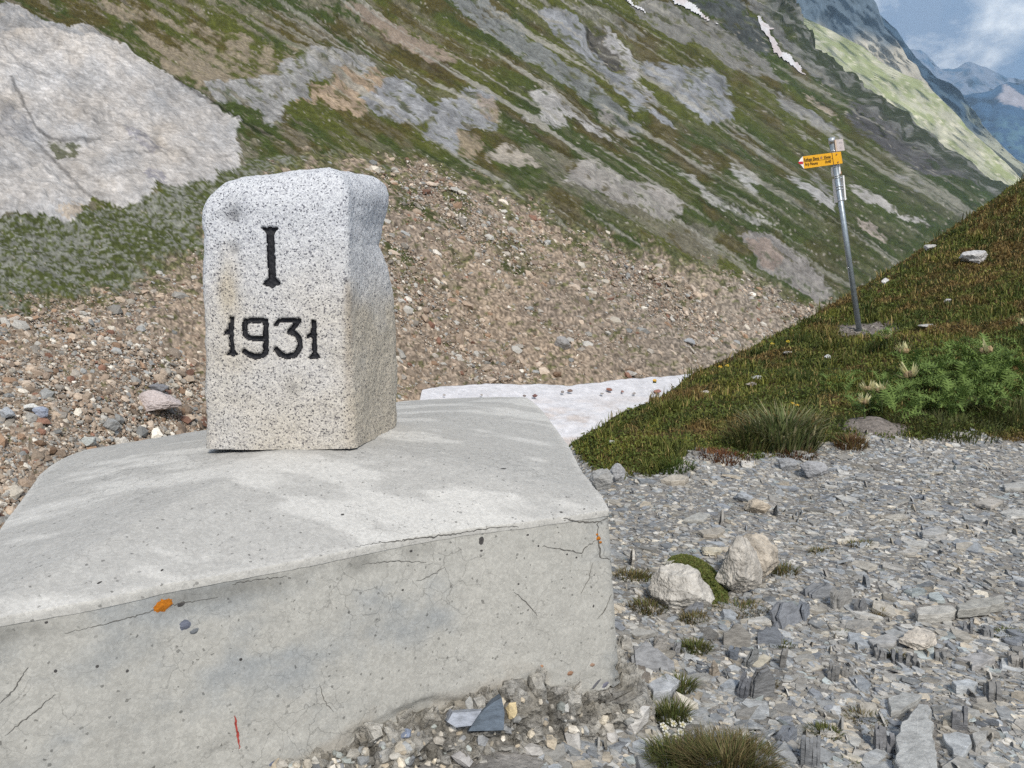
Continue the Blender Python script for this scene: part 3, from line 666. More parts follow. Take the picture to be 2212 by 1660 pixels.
# ------------------------------------------------------------------ boundary stone
YF = float(at_z(600, 970, CZ - .36)[1]); YB = float(at_z(852, 915, CZ - .36)[1])
ZB = CZ - .36; H = .645
nF, nR, nB, nL = 200, 64, 20, 34
def ring_unit():
    pts = []
    r = .052
    def seg(a, b, n): return [(a[0] + (b[0] - a[0]) * i / n, a[1] + (b[1] - a[1]) * i / n) for i in range(n)]
    def arc(c, a0, n, rad): return [(c[0] + rad * math.cos(math.radians(a0 + 90 * i / n)), c[1] + rad * math.sin(math.radians(a0 + 90 * i / n))) for i in range(n)]
    rl, rb = .05, .12
    pts += seg((rl, 0), (1 - r, 0), nF)
    pts += arc((1 - r, r), -90, 16, r)
    pts += seg((1, r), (1, 1 - rb), nR)
    pts += arc((1 - rb, 1 - rb), 0, 12, rb)
    pts += seg((1 - rb, 1), (rb, 1), nB)
    pts += arc((rb, 1 - rb), 90, 10, rb)
    pts += seg((0, 1 - rb), (0, rl), nL)
    pts += arc((rl, rl), 180, 12, rl)
    return np.array(pts)
ring = ring_unit(); nring = len(ring)
rows = []
nside = 260; rt = .078
for k in range(nside + 1): rows.append((k / nside * (H - rt), 0.0))
for k in range(1, 25):
    a = k / 24 * math.pi / 2; rows.append((H - rt + rt * math.sin(a), rt * (1 - math.cos(a))))
for k in range(1, 14): rows.append((H + .004 * k / 13, rt + (.16 - rt) * k / 13 * 1.0))
rows = np.array(rows)
W0, D0 = .343, YB - YF
zrow = rows[:, 0] + ZB
vf = project(np.stack([np.full(len(rows), -.5), np.full(len(rows), YF), zrow], -1))[1]
vb = project(np.stack([np.full(len(rows), -.35), np.full(len(rows), YB), zrow], -1))[1]
uL = np.interp(vf, [480, 517, 619, 736, 853, 966], [432, 431.5, 434.5, 438.5, 440.5, 443])
uR = np.interp(vf, [440, 502, 560, 619, 697, 775, 892, 970], [752, 752, 753, 755, 757, 760, 763, 768])
uS = np.interp(vb, [425, 440, 463, 494, 521, 552, 572, 591, 619, 697, 794, 892, 915], [838, 839.5, 838, 831, 821, 817, 826, 835, 841, 849, 853, 853, 852])
xl = at(uL, vf, np.full(len(rows), YF))[:, 0]; xr = at(uR, vf, np.full(len(rows), YF))[:, 0]
ysil = YF + .80 * (YB - YF)
xs = at(uS, vb, np.full(len(rows), ysil))[:, 0]
lx = ring[None, :, 0] + 0 * rows[:, :1]; ly = ring[None, :, 1] + 0 * rows[:, :1]
ins = rows[:, 1:2]
cx, cy = .5, .5
fx = 1 - np.clip(ins / (W0 / 2), 0, .985); fy = 1 - np.clip(ins / (D0 / 2), 0, .985)
lx = cx + (lx - cx) * fx; ly = cy + (ly - cy) * fy
XR = xr[:, None] + (xs - xr)[:, None] * np.clip(ly / .8, 0, 1.0) ** 1.15
X = xl[:, None] + (XR - xl[:, None]) * lx
Y = YF + (YB - YF) * ly + .012 * np.sin(np.pi * lx) * -1 * (ly < .5) * (1 - 2 * np.clip(ly, 0, .5))
Zc = zrow[:, None] + (.036 * (lx - .62) + .008 * np.sin(np.pi * np.clip(lx, 0, 1)) + .045 * (ly - .1) * lx) * sstep(.3, .64, rows[:, :1])
SP3 = np.stack([X, Y, Zc + 0 * X], -1)
# surface roughness of the hand-dressed granite
tang = np.gradient(SP3, axis=1); vert = np.gradient(SP3, axis=0)
tang[:, 0] = SP3[:, 1] - SP3[:, -1]; tang[:, -1] = SP3[:, 0] - SP3[:, -2]
nn = np.cross(tang, vert); nn /= np.linalg.norm(nn, axis=-1, keepdims=True) + 1e-9
rough_s = (fbm(SP3 * 14, 3, 301) - .5) * .012 + (fbm(SP3 * 90, 3, 302, .6) - .5) * .0042
pu, pv = project(SP3)
zx = (pu - 388.7) / .3902; zy = (pv - 345.5) / .3902
# chips knocked out of the upper left of the face
for (qx, qy, ra, dep) in ((285, 300, 75, .006), (300, 495, 42, .008), (935, 690, 30, .004)):
    rough_s -= dep * np.exp(-(((zx - qx) / ra) ** 2 + ((zy - qy) / ra) ** 2)) * (ly < .08)
def capsule(x, y, pts, r):
    d = np.full(x.shape, 1e9)
    for (x1, y1), (x2, y2) in zip(pts[:-1], pts[1:]):
        dx, dy = x2 - x1, y2 - y1
        t = np.clip(((x - x1) * dx + (y - y1) * dy) / (dx * dx + dy * dy + 1e-9), 0, 1)
        d = np.minimum(d, np.hypot(x - x1 - t * dx, y - y1 - t * dy))
    return d - r
def polysd(x, y, poly):
    d = capsule(x, y, poly + [poly[0]], 0); ins_ = inpoly(x, y, poly); return np.where(ins_, -d, d)
def arcpts(cx, cy, rx, ry, a0, a1, n=14):
    return [(cx + rx * math.cos(math.radians(a0 + (a1 - a0) * i / n)), cy + ry * math.sin(math.radians(a0 + (a1 - a0) * i / n))) for i in range(n + 1)]
def g_I(x, y): return np.minimum.reduce([capsule(x, y, [(498, 390), (508, 690)], 21), capsule(x, y, [(458, 382), (535, 381)], 9), polysd(x, y, [(452, 376), (540, 374), (522, 412), (478, 414)]), polysd(x, y, [(452, 692), (486, 655), (530, 652), (560, 688), (540, 698), (480, 702)])])
def g_1(ox, oy):
    return lambda x, y: np.minimum.reduce([capsule(x, y, [(284 + ox, 885 + oy), (286 + ox, 1075 + oy)], 14), polysd(x, y, [(270 + ox, 868 + oy), (298 + ox, 872 + oy), (298 + ox, 955 + oy), (270 + ox, 965 + oy), (238 + ox, 976 + oy), (246 + ox, 950 + oy), (264 + ox, 935 + oy)]), polysd(x, y, [(246 + ox, 1084 + oy), (270 + ox, 1060 + oy), (302 + ox, 1058 + oy), (320 + ox, 1080 + oy), (300 + ox, 1086 + oy)])])
def g_9(x, y):
    return np.minimum.reduce([capsule(x, y, [(366, 897)] + [(380, 891), (420, 889), (455, 890), (470, 898)], 15), capsule(x, y, [(471, 892), (474, 960), (472, 1050)] + arcpts(432, 1050, 40, 40, 0, 90) + [(405, 1091), (380, 1082), (355, 1064)], 16), capsule(x, y, [(360, 892), (358, 950), (364, 975), (385, 990), (420, 994), (470, 990)], 15)])
def g_3(x, y):
    return np.minimum.reduce([capsule(x, y, [(530, 915), (545, 893), (575, 889), (655, 890)], 13), capsule(x, y, [(656, 890), (640, 912), (606, 950)], 15), capsule(x, y, [(602, 955)] + arcpts(606, 1022, 56, 66, -80, 60) + [(625, 1085), (585, 1090), (555, 1080), (530, 1050)], 16)])
glyphs = [g_I, g_1(0, 0), g_9, g_3, g_1(458, 18)]
jx = zx + (fbm(SP3 * 130, 2, 305) - .5) * 10; jy = zy + (fbm(SP3 * 130 + 7, 2, 306) - .5) * 10
front = (ly < .03)
sds = [np.where(front, gfun(jx, jy) - 3.5, 1e3) for gfun in glyphs]
sdall = np.minimum.reduce(sds)
carve = .0105 * sstep(3, -11, sdall) 
SP3 = SP3 + nn * (rough_s - carve)[..., None] * np.where(rows[:, :1, None] < H, 1, .3)
ok_dir = nn[100, 100, 1] < 0
if not ok_dir: SP3 = SP3 - 2 * nn * (rough_s - carve)[..., None]
# mineral staining, fixed to the stone
warm = 1.2 * sstep(.58, .22, (rows[:, :1] + 0 * lx)) * .55 + .9 * np.exp(-(((zx - 265) / 60) ** 2 + ((zy - 690) / 170) ** 2)) * front + .35 * sstep(880, 1000, zx) * sstep(600, 900, zy)
warm = np.clip(warm * (.6 + .8 * fbm(SP3 * 9, 3, 307)), 0, 1)
scol = np.array([.60, .61, .625]) + (np.array([.50, .445, .355]) - np.array([.60, .61, .625])) * warm[..., None]
greyp = np.exp(-(((zx - 290) / 60) ** 2 + ((zy - 300) / 60) ** 2)) + .9 * np.exp(-(((zx - 305) / 28) ** 2 + ((zy - 495) / 28) ** 2)) + .7 * np.exp(-(((zx - 620) / 40) ** 2 + ((zy - 1265) / 30) ** 2))
greyp = np.clip(greyp, 0, 1) * (ly < .1)
scol = scol * (1 - .50 * (greyp * (.4 + 1.2 * fbm(SP3 * 60, 3, 308)))[..., None])
brn = np.exp(-((zx - 935) / 28) ** 2) * sstep(640, 720, zy) * (1 - .7 * sstep(800, 1500, zy)) * (.4 + fbm(SP3 * 30, 3, 309))
scol = scol + (np.array([.33, .28, .215]) - scol) * np.clip(brn * .75, 0, .85)[..., None]
nrow = len(rows)
idx = np.arange(nrow * nring).reshape(nrow, nring)
nxt = np.roll(idx, -1, 1)
SFq = np.stack([idx[:-1], nxt[:-1], nxt[1:], idx[1:]], -1).reshape(-1, 4)
SVs = SP3.reshape(-1, 3)
origin = np.array([SP3[0, :, 0].mean(), SP3[0, :, 1].mean(), ZB])
SVl = SVs - origin
gm, gnt, gb = material('granite'); GL = gnt.links.new
at_ = N(gnt, 'ShaderNodeAttribute', attribute_name='Col'); tc_ = N(gnt, 'ShaderNodeTexCoord')
v1 = N(gnt, 'ShaderNodeTexVoronoi', Scale=330.0); v1.inputs['Randomness'].default_value = 1
nd = N(gnt, 'ShaderNodeTexNoise', Scale=90.0, Detail=3.0); GL(tc_.outputs['Object'], nd.inputs['Vector'])
vm = N(gnt, 'ShaderNodeMix', data_type='VECTOR') if False else None
wv_ = N(gnt, 'ShaderNodeVectorMath', operation='MULTIPLY_ADD'); wv_.inputs[1].default_value = (.005, .005, .005)
GL(nd.outputs['Color'], wv_.inputs[0]); GL(tc_.outputs['Object'], wv_.inputs[2]); GL(wv_.outputs[0], v1.inputs['Vector'])
sx = N(gnt, 'ShaderNodeSeparateColor'); GL(v1.outputs['Color'], sx.inputs[0])
r1 = ramp(gnt, .875, g(1.0), .915, (.25, .25, .28, 1)); GL(sx.outputs[0], r1.inputs['Fac'])
r2 = ramp(gnt, .62, g(1.0), .80, (.70, .70, .73, 1)); GL(sx.outputs[1], r2.inputs['Fac'])
r3 = ramp(gnt, .2, g(.94), .8, g(1.08)); GL(sx.outputs[2], r3.inputs['Fac'])
c1 = mul(gnt, at_.outputs['Color'], r1.outputs['Color']); c1 = mul(gnt, c1, r2.outputs['Color']); c1 = mul(gnt, c1, r3.outputs['Color'])
GL(c1, gb.inputs['Base Color']); gb.inputs['Roughness'].default_value = .75; gb.inputs['Specular IOR Level'].default_value = .35
nb = N(gnt, 'ShaderNodeTexNoise', Scale=210.0, Detail=4.0, Roughness=.65); GL(tc_.outputs['Object'], nb.inputs['Vector'])
bp = N(gnt, 'ShaderNodeBump', Strength=.9, Distance=.004); GL(nb.outputs['Fac'], bp.inputs['Height']); GL(bp.outputs['Normal'], gb.inputs['Normal'])
black_mat = detail_mat('black_paint', source=(.006, .006, .009), rough=.6, scale=150, lo=.6, hi=1.6, bump=.6, bscale=260, bdist=.003, spec=.4, coords='Object')
stone_o = empty('boundary_stone', origin, 'rounded white granite boundary stone carved I 1931 on the concrete block', 'boundary stone')
cls = np.full(nrow * nring, -1)
for k, s in enumerate(sds): cls[(s < -1.0).ravel()] = k
fc = cls[SFq]; fk = np.where((fc == fc[:, :1]).all(1), fc[:, 0], -1)
v, f, c = submesh(SVl, SFq, scol.reshape(-1, 3), fk < 0)
# close the top
capc = SVl.reshape(nrow, nring, 3)[-1].mean(0)
link('stone_body', make_mesh('stone_body', v, f, c, True), gm, stone_o)
capv = np.concatenate([SVl.reshape(nrow, nring, 3)[-1], capc[None]]); ii = np.arange(nring)
link('stone_crown', make_mesh('stone_crown', capv, np.stack([ii, np.roll(ii, -1), np.full(nring, nring)], -1), np.repeat(scol[-1, :1], nring + 1, 0), True), gm, stone_o)
for k, lab in enumerate(['carved black capital I with serifs', 'first carved black 1 of the year', 'carved black 9', 'carved black 3', 'last carved black 1 of the year']):
    v, f, _ = submesh(SVl, SFq, None, fk == k)
    o = link('numeral', make_mesh('numeral', v, f, None, True), black_mat, stone_o); o['label'] = lab

# ------------------------------------------------------------------ concrete block under the stone
per = []   # (u, v, drop below the eye) round the top edge, clockwise from the near right corner
def add(lst, drop0, drop1):
    n = len(lst)
    for i, (u, v) in enumerate(lst):
        dr = drop0 + (drop1 - drop0) * i / max(1, n - 1); per.append(tuple(at_z(u, v, CZ - dr)))
add([(1316, 1101), (1297, 1069), (1258, 1023), (1230, 968), (1202, 927), (1172, 888), (1150, 866)], .47, .375)
add([(1137, 858), (1085, 857), (1030, 858), (940, 862), (858, 869), (740, 884), (600, 904), (441, 930), (360, 944), (291, 955), (230, 964), (182, 973)], .372, .42)
add([(152, 983), (127, 995), (104, 1009), (87, 1025), (66, 1057), (40, 1090), (18, 1119), (-30, 1190), (-90, 1285), (-140, 1350)], .423, .468)
add([(-150, 1372), (-120, 1363), (0, 1333), (100, 1315), (202, 1298), (354, 1263), (506, 1237), (708, 1198), (864, 1166), (1005, 1142), (1120, 1129), (1207, 1117), (1270, 1108), (1296, 1104)], .47, .47)
per = np.array(per); per = np.vstack([per, per[:1]])
seg = np.concatenate([[0], np.cumsum(np.linalg.norm(np.diff(per, axis=0), axis=1))])
NP = 540
front_w = 2.2
# sample more densely along the front edge that faces the camera
w_ = np.where((per[:-1, 1] + per[1:, 1]) / 2 < 1.95, front_w, 1.0) * np.diff(seg); cw = np.concatenate([[0], np.cumsum(w_)])
ss = np.interp(np.linspace(0, cw[-1], NP, endpoint=False), cw, seg)
PER = np.stack([np.interp(ss, seg, per[:, k]) for k in range(3)], -1)
for it in range(1):  # soften polyline corners a touch
    PER = PER * .9 + .05 * (np.roll(PER, 1, 0) + np.roll(PER, -1, 0))
cen = np.array([origin[0] + .05, origin[1] - .02, ZB + .004])
px0 = project(PER)[0]; wsm = sstep(15, -30, px0)[:, None]
for it in range(60): PER = PER + wsm * .5 * ((np.roll(PER, 1, 0) + np.roll(PER, -1, 0)) / 2 - PER)
tg = np.roll(PER, -1, 0) - np.roll(PER, 1, 0); out = np.stack([tg[:, 1], -tg[:, 0], tg[:, 0] * 0], -1); out /= np.linalg.norm(out, axis=1, keepdims=True)
if ((PER - cen) * out).sum(1).mean() < 0: out = -out
rowsP, rowkind = [], []
nt_ = 84
for k in range(1, nt_ + 1):
    r = k / nt_; r2_ = r ** .85
    q = cen + (PER - cen) * r2_
    prof = (1 - r2_ ** 1.6)
    q[:, 2] = PER[:, 2] + (cen[2] - PER[:, 2]) * prof
    rowsP.append(q); rowkind.append(0)
for o_, dz in ((.0006, .0014), (.0010, .004), (.0010, .009), (.0004, .0145)):
    q = PER + out * o_; q[:, 2] -= dz; rowsP.append(q); rowkind.append(3)
bot_u = 0
pu_, pv_ = project(PER)
dropb = np.interp(pu_, [300, 640, 777, 878, 954, 995, 1060, 1120, 1172, 1233, 1316], [.84, .835, .835, .835, .840, .825, .825, .83, .835, .875, .880])
zb = CZ - dropb + (n2(pu_ / 22, pu_ * 0, 4, 401, .6) - .5) * .035
nfr = 72
for k in range(0, nfr + 1):
    t = k / nfr
    q = PER + out * (-.0012 + .034 * t)
    q[:, 2] = PER[:, 2] - .0155 + (zb - PER[:, 2] + .0155) * t
    rowsP.append(q); rowkind.append(1)
for k in range(1, 4):
    q = PER + out * (.045 - .06 * k); q[:, 2] = zb + .004 * k; rowsP.append(q); rowkind.append(2)
BP = np.stack(rowsP, 0)
kind_ = np.array(rowkind)[:, None] + 0 * BP[..., 0]
tb = np.cross(np.roll(BP, -1, 1) - np.roll(BP, 1, 1), np.gradient(BP, axis=0)); tb /= np.linalg.norm(tb, axis=-1, keepdims=True) + 1e-9
if tb[nt_ // 2, :, 2].mean() < 0: tb = -tb
lowf = sstep(.70, 1.0, (np.arange(len(BP)) - nt_ - 5)[:, None] / nfr) * (kind_ == 1)
flak = ridged(BP * 22, 4, 403)
disp = (fbm(BP * 5, 3, 404) - .5) * .007 + (fbm(BP * 45, 4, 405, .6) - .5) * .004 - lowf * .016 * sstep(.45, .75, fbm(BP * np.array([7, 7, 16]), 4, 406, .6)) 
BP = BP + tb * disp[..., None]
bn = fbm(BP * 4, 5, 407, .6); bn2 = fbm(BP * 26, 4, 408, .6)
topc = np.array([.40, .39, .365]); facec = np.array([.39, .38, .345]); 
bcol = np.where((kind_ == 0)[..., None], topc, facec) * (.92 + .16 * bn2)[..., None]
blot = sstep(.46, .70, fbm(BP * np.array([4, 4, 6]) + 3, 5, 409, .6)) * (kind_ == 1)
bcol = bcol + (np.array([.27, .285, .29]) - bcol) * (blot * .75)[..., None]
cream = sstep(.54, .66, fbm(BP * np.array([3.2, 8, 3]) + 9, 4, 410, .55)) * (kind_ == 0)
bcol = bcol + (np.array([.56, .545, .51]) - bcol) * (cream * .75)[..., None]
ri = np.arange(len(BP))[:, None]
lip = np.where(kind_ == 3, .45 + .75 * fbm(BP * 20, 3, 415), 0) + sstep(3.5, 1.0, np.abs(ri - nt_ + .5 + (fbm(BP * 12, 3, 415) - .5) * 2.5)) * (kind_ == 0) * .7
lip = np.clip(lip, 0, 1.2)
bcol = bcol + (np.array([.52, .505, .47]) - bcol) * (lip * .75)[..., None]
und = (kind_ == 1) * np.exp(-((ri - nt_ - 7) / 4.0) ** 2) * sstep(.44, .62, fbm(BP * np.array([6, 6, 3]), 4, 411, .6))  # dark band below the lip, the overhang's shade put into the colour
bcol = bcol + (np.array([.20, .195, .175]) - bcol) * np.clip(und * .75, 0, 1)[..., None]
rust = sstep(.60, .72, fbm(BP * 9 + 21, 4, 412)) * lowf
bcol = bcol + (np.array([.30, .25, .19]) - bcol) * (rust * .35)[..., None]
nrb = len(BP); bi = np.arange(nrb * NP).reshape(nrb, NP); bx = np.roll(bi, -1, 1)
BF = np.stack([bi[:-1], bx[:-1], bx[1:], bi[1:]], -1).reshape(-1, 4)
borig = np.array([cen[0], cen[1], 0.0])
cm, cnt_, cb = material('weathered_concrete'); CL = cnt_.links.new
ca_ = N(cnt_, 'ShaderNodeAttribute', attribute_name='Col'); ctc = N(cnt_, 'ShaderNodeTexCoord')
na = N(cnt_, 'ShaderNodeTexNoise', Scale=14.0, Detail=5.0); CL(ctc.outputs['Object'], na.inputs['Vector'])
wa = N(cnt_, 'ShaderNodeVectorMath', operation='MULTIPLY_ADD'); wa.inputs[1].default_value = (.09, .09, .09)
CL(na.outputs['Color'], wa.inputs[0]); CL(ctc.outputs['Object'], wa.inputs[2])
vc = N(cnt_, 'ShaderNodeTexVoronoi', Scale=19.0, feature='DISTANCE_TO_EDGE'); CL(wa.outputs[0], vc.inputs['Vector'])
rc = ramp(cnt_, .0, g(.52), .018, g(1)); CL(vc.outputs['Distance'], rc.inputs['Fac'])
nm_ = N(cnt_, 'ShaderNodeTexNoise', Scale=5.0, Detail=3.0); CL(ctc.outputs['Object'], nm_.inputs['Vector'])
rm = ramp(cnt_, .46, g(0), .62, g(.8)); CL(nm_.outputs['Fac'], rm.inputs['Fac'])
crk = N(cnt_, 'ShaderNodeMix', data_type='RGBA'); CL(rm.outputs['Color'], crk.inputs['Factor']); crk.inputs['A'].default_value = g(1); CL(rc.outputs['Color'], crk.inputs['B'])
v2 = N(cnt_, 'ShaderNodeTexVoronoi', Scale=240.0); CL(ctc.outputs['Object'], v2.inputs['Vector'])
s2 = N(cnt_, 'ShaderNodeSeparateColor'); CL(v2.outputs['Color'], s2.inputs[0])
rs = ramp(cnt_, .25, g(.92), .9, g(1.07)); CL(s2.outputs[0], rs.inputs['Fac'])
rd = ramp(cnt_, .985, g(1), .995, g(.5)); CL(s2.outputs[1], rd.inputs['Fac'])
ng = N(cnt_, 'ShaderNodeTexNoise', Scale=70.0, Detail=6.0, Roughness=.7); CL(ctc.outputs['Object'], ng.inputs['Vector'])
rg_ = ramp(cnt_, .3, g(.90), .7, g(1.08)); CL(ng.outputs['Fac'], rg_.inputs['Fac'])
x_ = mul(cnt_, ca_.outputs['Color'], crk.outputs['Result']); x_ = mul(cnt_, x_, rs.outputs['Color']); x_ = mul(cnt_, x_, rd.outputs['Color']); x_ = mul(cnt_, x_, rg_.outputs['Color'])
CL(x_, cb.inputs['Base Color']); cb.inputs['Roughness'].default_value = .93; cb.inputs['Specular IOR Level'].default_value = .2
bsum = N(cnt_, 'ShaderNodeMath', operation='MULTIPLY_ADD'); CL(rc.outputs['Color'], bsum.inputs[0]); bsum.inputs[1].default_value = .5; CL(ng.outputs['Fac'], bsum.inputs[2])
cbp = N(cnt_, 'ShaderNodeBump', Strength=.38, Distance=.003); CL(bsum.outputs[0], cbp.inputs['Height']); CL(cbp.outputs['Normal'], cb.inputs['Normal'])
block_o = empty('concrete_block', borig, 'large weathered grey concrete block carrying the boundary stone', 'concrete block')
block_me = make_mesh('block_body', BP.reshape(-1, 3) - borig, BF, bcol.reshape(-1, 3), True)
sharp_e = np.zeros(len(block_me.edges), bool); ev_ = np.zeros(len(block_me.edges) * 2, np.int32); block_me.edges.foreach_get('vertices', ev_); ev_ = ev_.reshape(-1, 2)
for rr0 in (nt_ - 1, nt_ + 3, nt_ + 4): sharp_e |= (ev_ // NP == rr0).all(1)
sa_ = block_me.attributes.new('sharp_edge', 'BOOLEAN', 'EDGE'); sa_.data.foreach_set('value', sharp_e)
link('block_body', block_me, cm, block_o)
# broken footing that shows under the face
FT = []
footr = 70
for k in range(footr):
    t = k / (footr - 1)
    o_ = np.interp(t, [0, .16, .30, .6, 1], [.006, .060, .085, .125, .18])
    q = PER + out * o_; q[:, 2] = zb + .022 - (np.maximum(zb, .06) + .13) * np.interp(t, [0, .16, .30, .6, 1], [0, .06, .16, .5, 1])
    FT.append(q)
FT = np.stack(FT, 0)
lump = 1 - np.abs(2 * vnoise(FT * 26, 421) - 1); lump2 = fbm(FT * 60, 4, 422, .6)
fo = np.cross(np.roll(FT, -1, 1) - np.roll(FT, 1, 1), np.gradient(FT, axis=0)); fo /= np.linalg.norm(fo, axis=-1, keepdims=True) + 1e-9
if ((FT - cen) * fo)[..., :2].sum(-1).mean() < 0: fo = -fo
big_ = fbm(FT * 6, 3, 423)
def cellv(p, sd):
    w = p + (fbm(p * .8, 2, sd) - .5)[..., None] * 1.1; i = np.floor(w).astype(np.int32)
    return _vals[_perm[(_perm[(_perm[(i[..., 0] + sd) & 4095] + i[..., 1]) & 4095] + i[..., 2]) & 4095]]
cv1 = cellv(FT * 24, 5); cv2 = cellv(FT * 52, 9)
FT = FT + fo * ((cv1 - .5) * .034 + (cv2 - .5) * .020)[..., None]
FT = FT + fo * ((lump - .5) * .012 + (lump2 - .5) * .02 + (big_ - .5) * .07)[..., None]
fcell = vnoise(FT * 40, 424)
fcol = np.array([.27, .255, .225]) * (.35 + .75 * cv1 + .55 * cv2)[..., None] * (1 + (fcell - .5)[..., None] * np.array([.4, .45, .55]))
fi = np.arange(footr * NP).reshape(footr, NP); fxn = np.roll(fi, -1, 1)
FF = np.stack([fi[:-1], fxn[:-1], fxn[1:], fi[1:]], -1).reshape(-1, 4)
foot_mat = detail_mat('exposed_aggregate', rough=.95, scale=70, lo=.5, hi=1.45, bump=1.0, bscale=85, bdist=.012, spec=.15, coords='Object')
foot_me = make_mesh('broken_footing', FT.reshape(-1, 3) - borig, FF, fcol.reshape(-1, 3), False)
link('broken_footing', foot_me, foot_mat, block_o)
bvh_block = BVHTree.FromPolygons([tuple(p) for p in BP.reshape(-1, 3)], [tuple(int(i) for i in q) for q in BF])
bvh_foot = BVHTree.FromPolygons([tuple(p) for p in FT.reshape(-1, 3)], [tuple(int(i) for i in q) for q in FF])
def on(bvh, u, v):
    d = Vector(ray(u, v)).normalized(); r = bvh.ray_cast(Vector((0, 0, CZ)), d)
    if r[0] is None: return None, None
    n = r[1]; n = n if n.dot(d) < 0 else -n
    return np.array(r[0]), np.array(n)
def ribbon(name, pts_px, w0, mat, lift=.0008, bvh=bvh_block, parent=block_o, off=borig):
    """a thin strip lying on a surface through the given places"""
    pp = []
    P0 = np.array(pts_px, float); sg = np.concatenate([[0], np.cumsum(np.hypot(*np.diff(P0, axis=0).T))])
    n = max(6, int(sg[-1] / 5))
    for s in np.linspace(0, sg[-1], n):
        u = np.interp(s, sg, P0[:, 0]) + rng.normal(0, 1.1); v = np.interp(s, sg, P0[:, 1]) + rng.normal(0, 1.1)
        p, nn_ = on(bvh, u, v)
        if p is not None: pp.append((p, nn_))
    if len(pp) < 3: return None
    vs_, fs = [], []
    for i, (p, nn_) in enumerate(pp):
        a = pp[max(0, i - 1)][0]; b = pp[min(len(pp) - 1, i + 1)][0]; t = b - a
        s = np.cross(t, nn_); s /= np.linalg.norm(s) + 1e-9
        w = w0 * (.35 + .65 * math.sin(math.pi * min(1, max(0, (i + .6) / len(pp))))) * (.6 + .8 * random.random())
        vs_ += [p + s * w + nn_ * lift, p - s * w + nn_ * lift]
        if i: fs.append((2 * i - 2, 2 * i - 1, 2 * i + 1, 2 * i))
    return link(name, make_mesh(name, np.array(vs_) - off, np.array(fs)), mat, parent)
crack_mat = detail_mat('crack_dark', source=(.10, .095, .085), rough=1, scale=120, lo=.6, hi=1.5, bump=0, coords='Object')  # thin dark strips laid along the cracks, just above the concrete
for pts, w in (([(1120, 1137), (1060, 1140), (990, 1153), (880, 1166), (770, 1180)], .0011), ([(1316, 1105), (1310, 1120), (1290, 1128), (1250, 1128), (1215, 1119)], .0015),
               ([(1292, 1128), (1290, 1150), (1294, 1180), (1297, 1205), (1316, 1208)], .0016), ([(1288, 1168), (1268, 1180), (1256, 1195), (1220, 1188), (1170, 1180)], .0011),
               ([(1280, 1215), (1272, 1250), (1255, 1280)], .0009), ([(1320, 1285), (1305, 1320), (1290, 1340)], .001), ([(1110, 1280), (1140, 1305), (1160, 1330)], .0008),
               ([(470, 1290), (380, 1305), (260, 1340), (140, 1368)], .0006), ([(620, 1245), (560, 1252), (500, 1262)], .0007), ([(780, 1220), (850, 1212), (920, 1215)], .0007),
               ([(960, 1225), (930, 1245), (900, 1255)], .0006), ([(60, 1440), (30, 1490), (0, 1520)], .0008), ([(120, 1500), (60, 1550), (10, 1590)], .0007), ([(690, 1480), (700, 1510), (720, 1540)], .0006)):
    ribbon('crack', pts, w, crack_mat)
red_mat = detail_mat('red_paint', source=(.28, .045, .035), rough=.7, scale=200, lo=.4, hi=1.8, bump=0, coords='Object')
ribbon('paint_mark', [(508, 1545), (511, 1570), (514, 1595), (517, 1617)], .0019, red_mat)
def spot(name, u, v, r, mat, col=None, squash=1.0, lift=.002, ang=0, bvh=bvh_block, dome=.6):
    p, nn_ = on(bvh, u, v)
    if p is None: return None
    n = Vector(nn_); t = n.orthogonal().normalized()
    up = Vector((0, 0, 1)); t = (up.cross(n)).normalized() if abs(n.z) < .99 else t
    b = n.cross(t); m = 18; vv_ = [p + np.array(n) * lift]
    for ringk, rad in ((0, .6), (1, 1.0)):
        for k in range(m):
            a = 2 * math.pi * k / m; rr = r * rad * (.75 + .5 * random.random() if ringk else .9)
            x, y = math.cos(a) * rr, math.sin(a) * rr * squash
            x, y = x * math.cos(ang) - y * math.sin(ang), x * math.sin(ang) + y * math.cos(ang)
            vv_.append(p + np.array(t) * x + np.array(b) * y + np.array(n) * (lift * dome if ringk == 0 else -.0015))
    fs = []
    for k in range(m):
        k2 = (k + 1) % m
        fs += [(0, 1 + k, 1 + k2), (1 + k, 1 + m + k, 1 + m + k2), (1 + k, 1 + m + k2, 1 + k2)]
    o = link(name, make_mesh(name, np.array(vv_) - borig, np.array(fs), None, True), mat, block_o)
    if col: o.color = (*col, 1)
    return o
stone_obj_mat = detail_mat('loose_stone', source='object', rough=.85, scale=38, lo=.62, hi=1.35, bump=.55, bscale=55, bdist=.01, spec=.3, stretch=(1, 1, 2.5))
lichen_mat = detail_mat('orange_lichen', source=(.37, .125, .010), rough=.95, scale=160, lo=.6, hi=1.4, bump=.8, bscale=220, bdist=.003, coords='Object')
for (u, v, r) in ((352, 1308, .0165), (341, 1314, .010), (362, 1303, .011), (1293, 1163, .0075), (1297, 1172, .005), (1290, 1155, .004)):
    o = spot('lichen', u, v, r, lichen_mat, squash=.8, lift=.0022)
pit_mat = detail_mat('pit_shade', source=(.055, .052, .05), rough=1, scale=90, lo=.6, hi=1.5, bump=0, coords='Object')
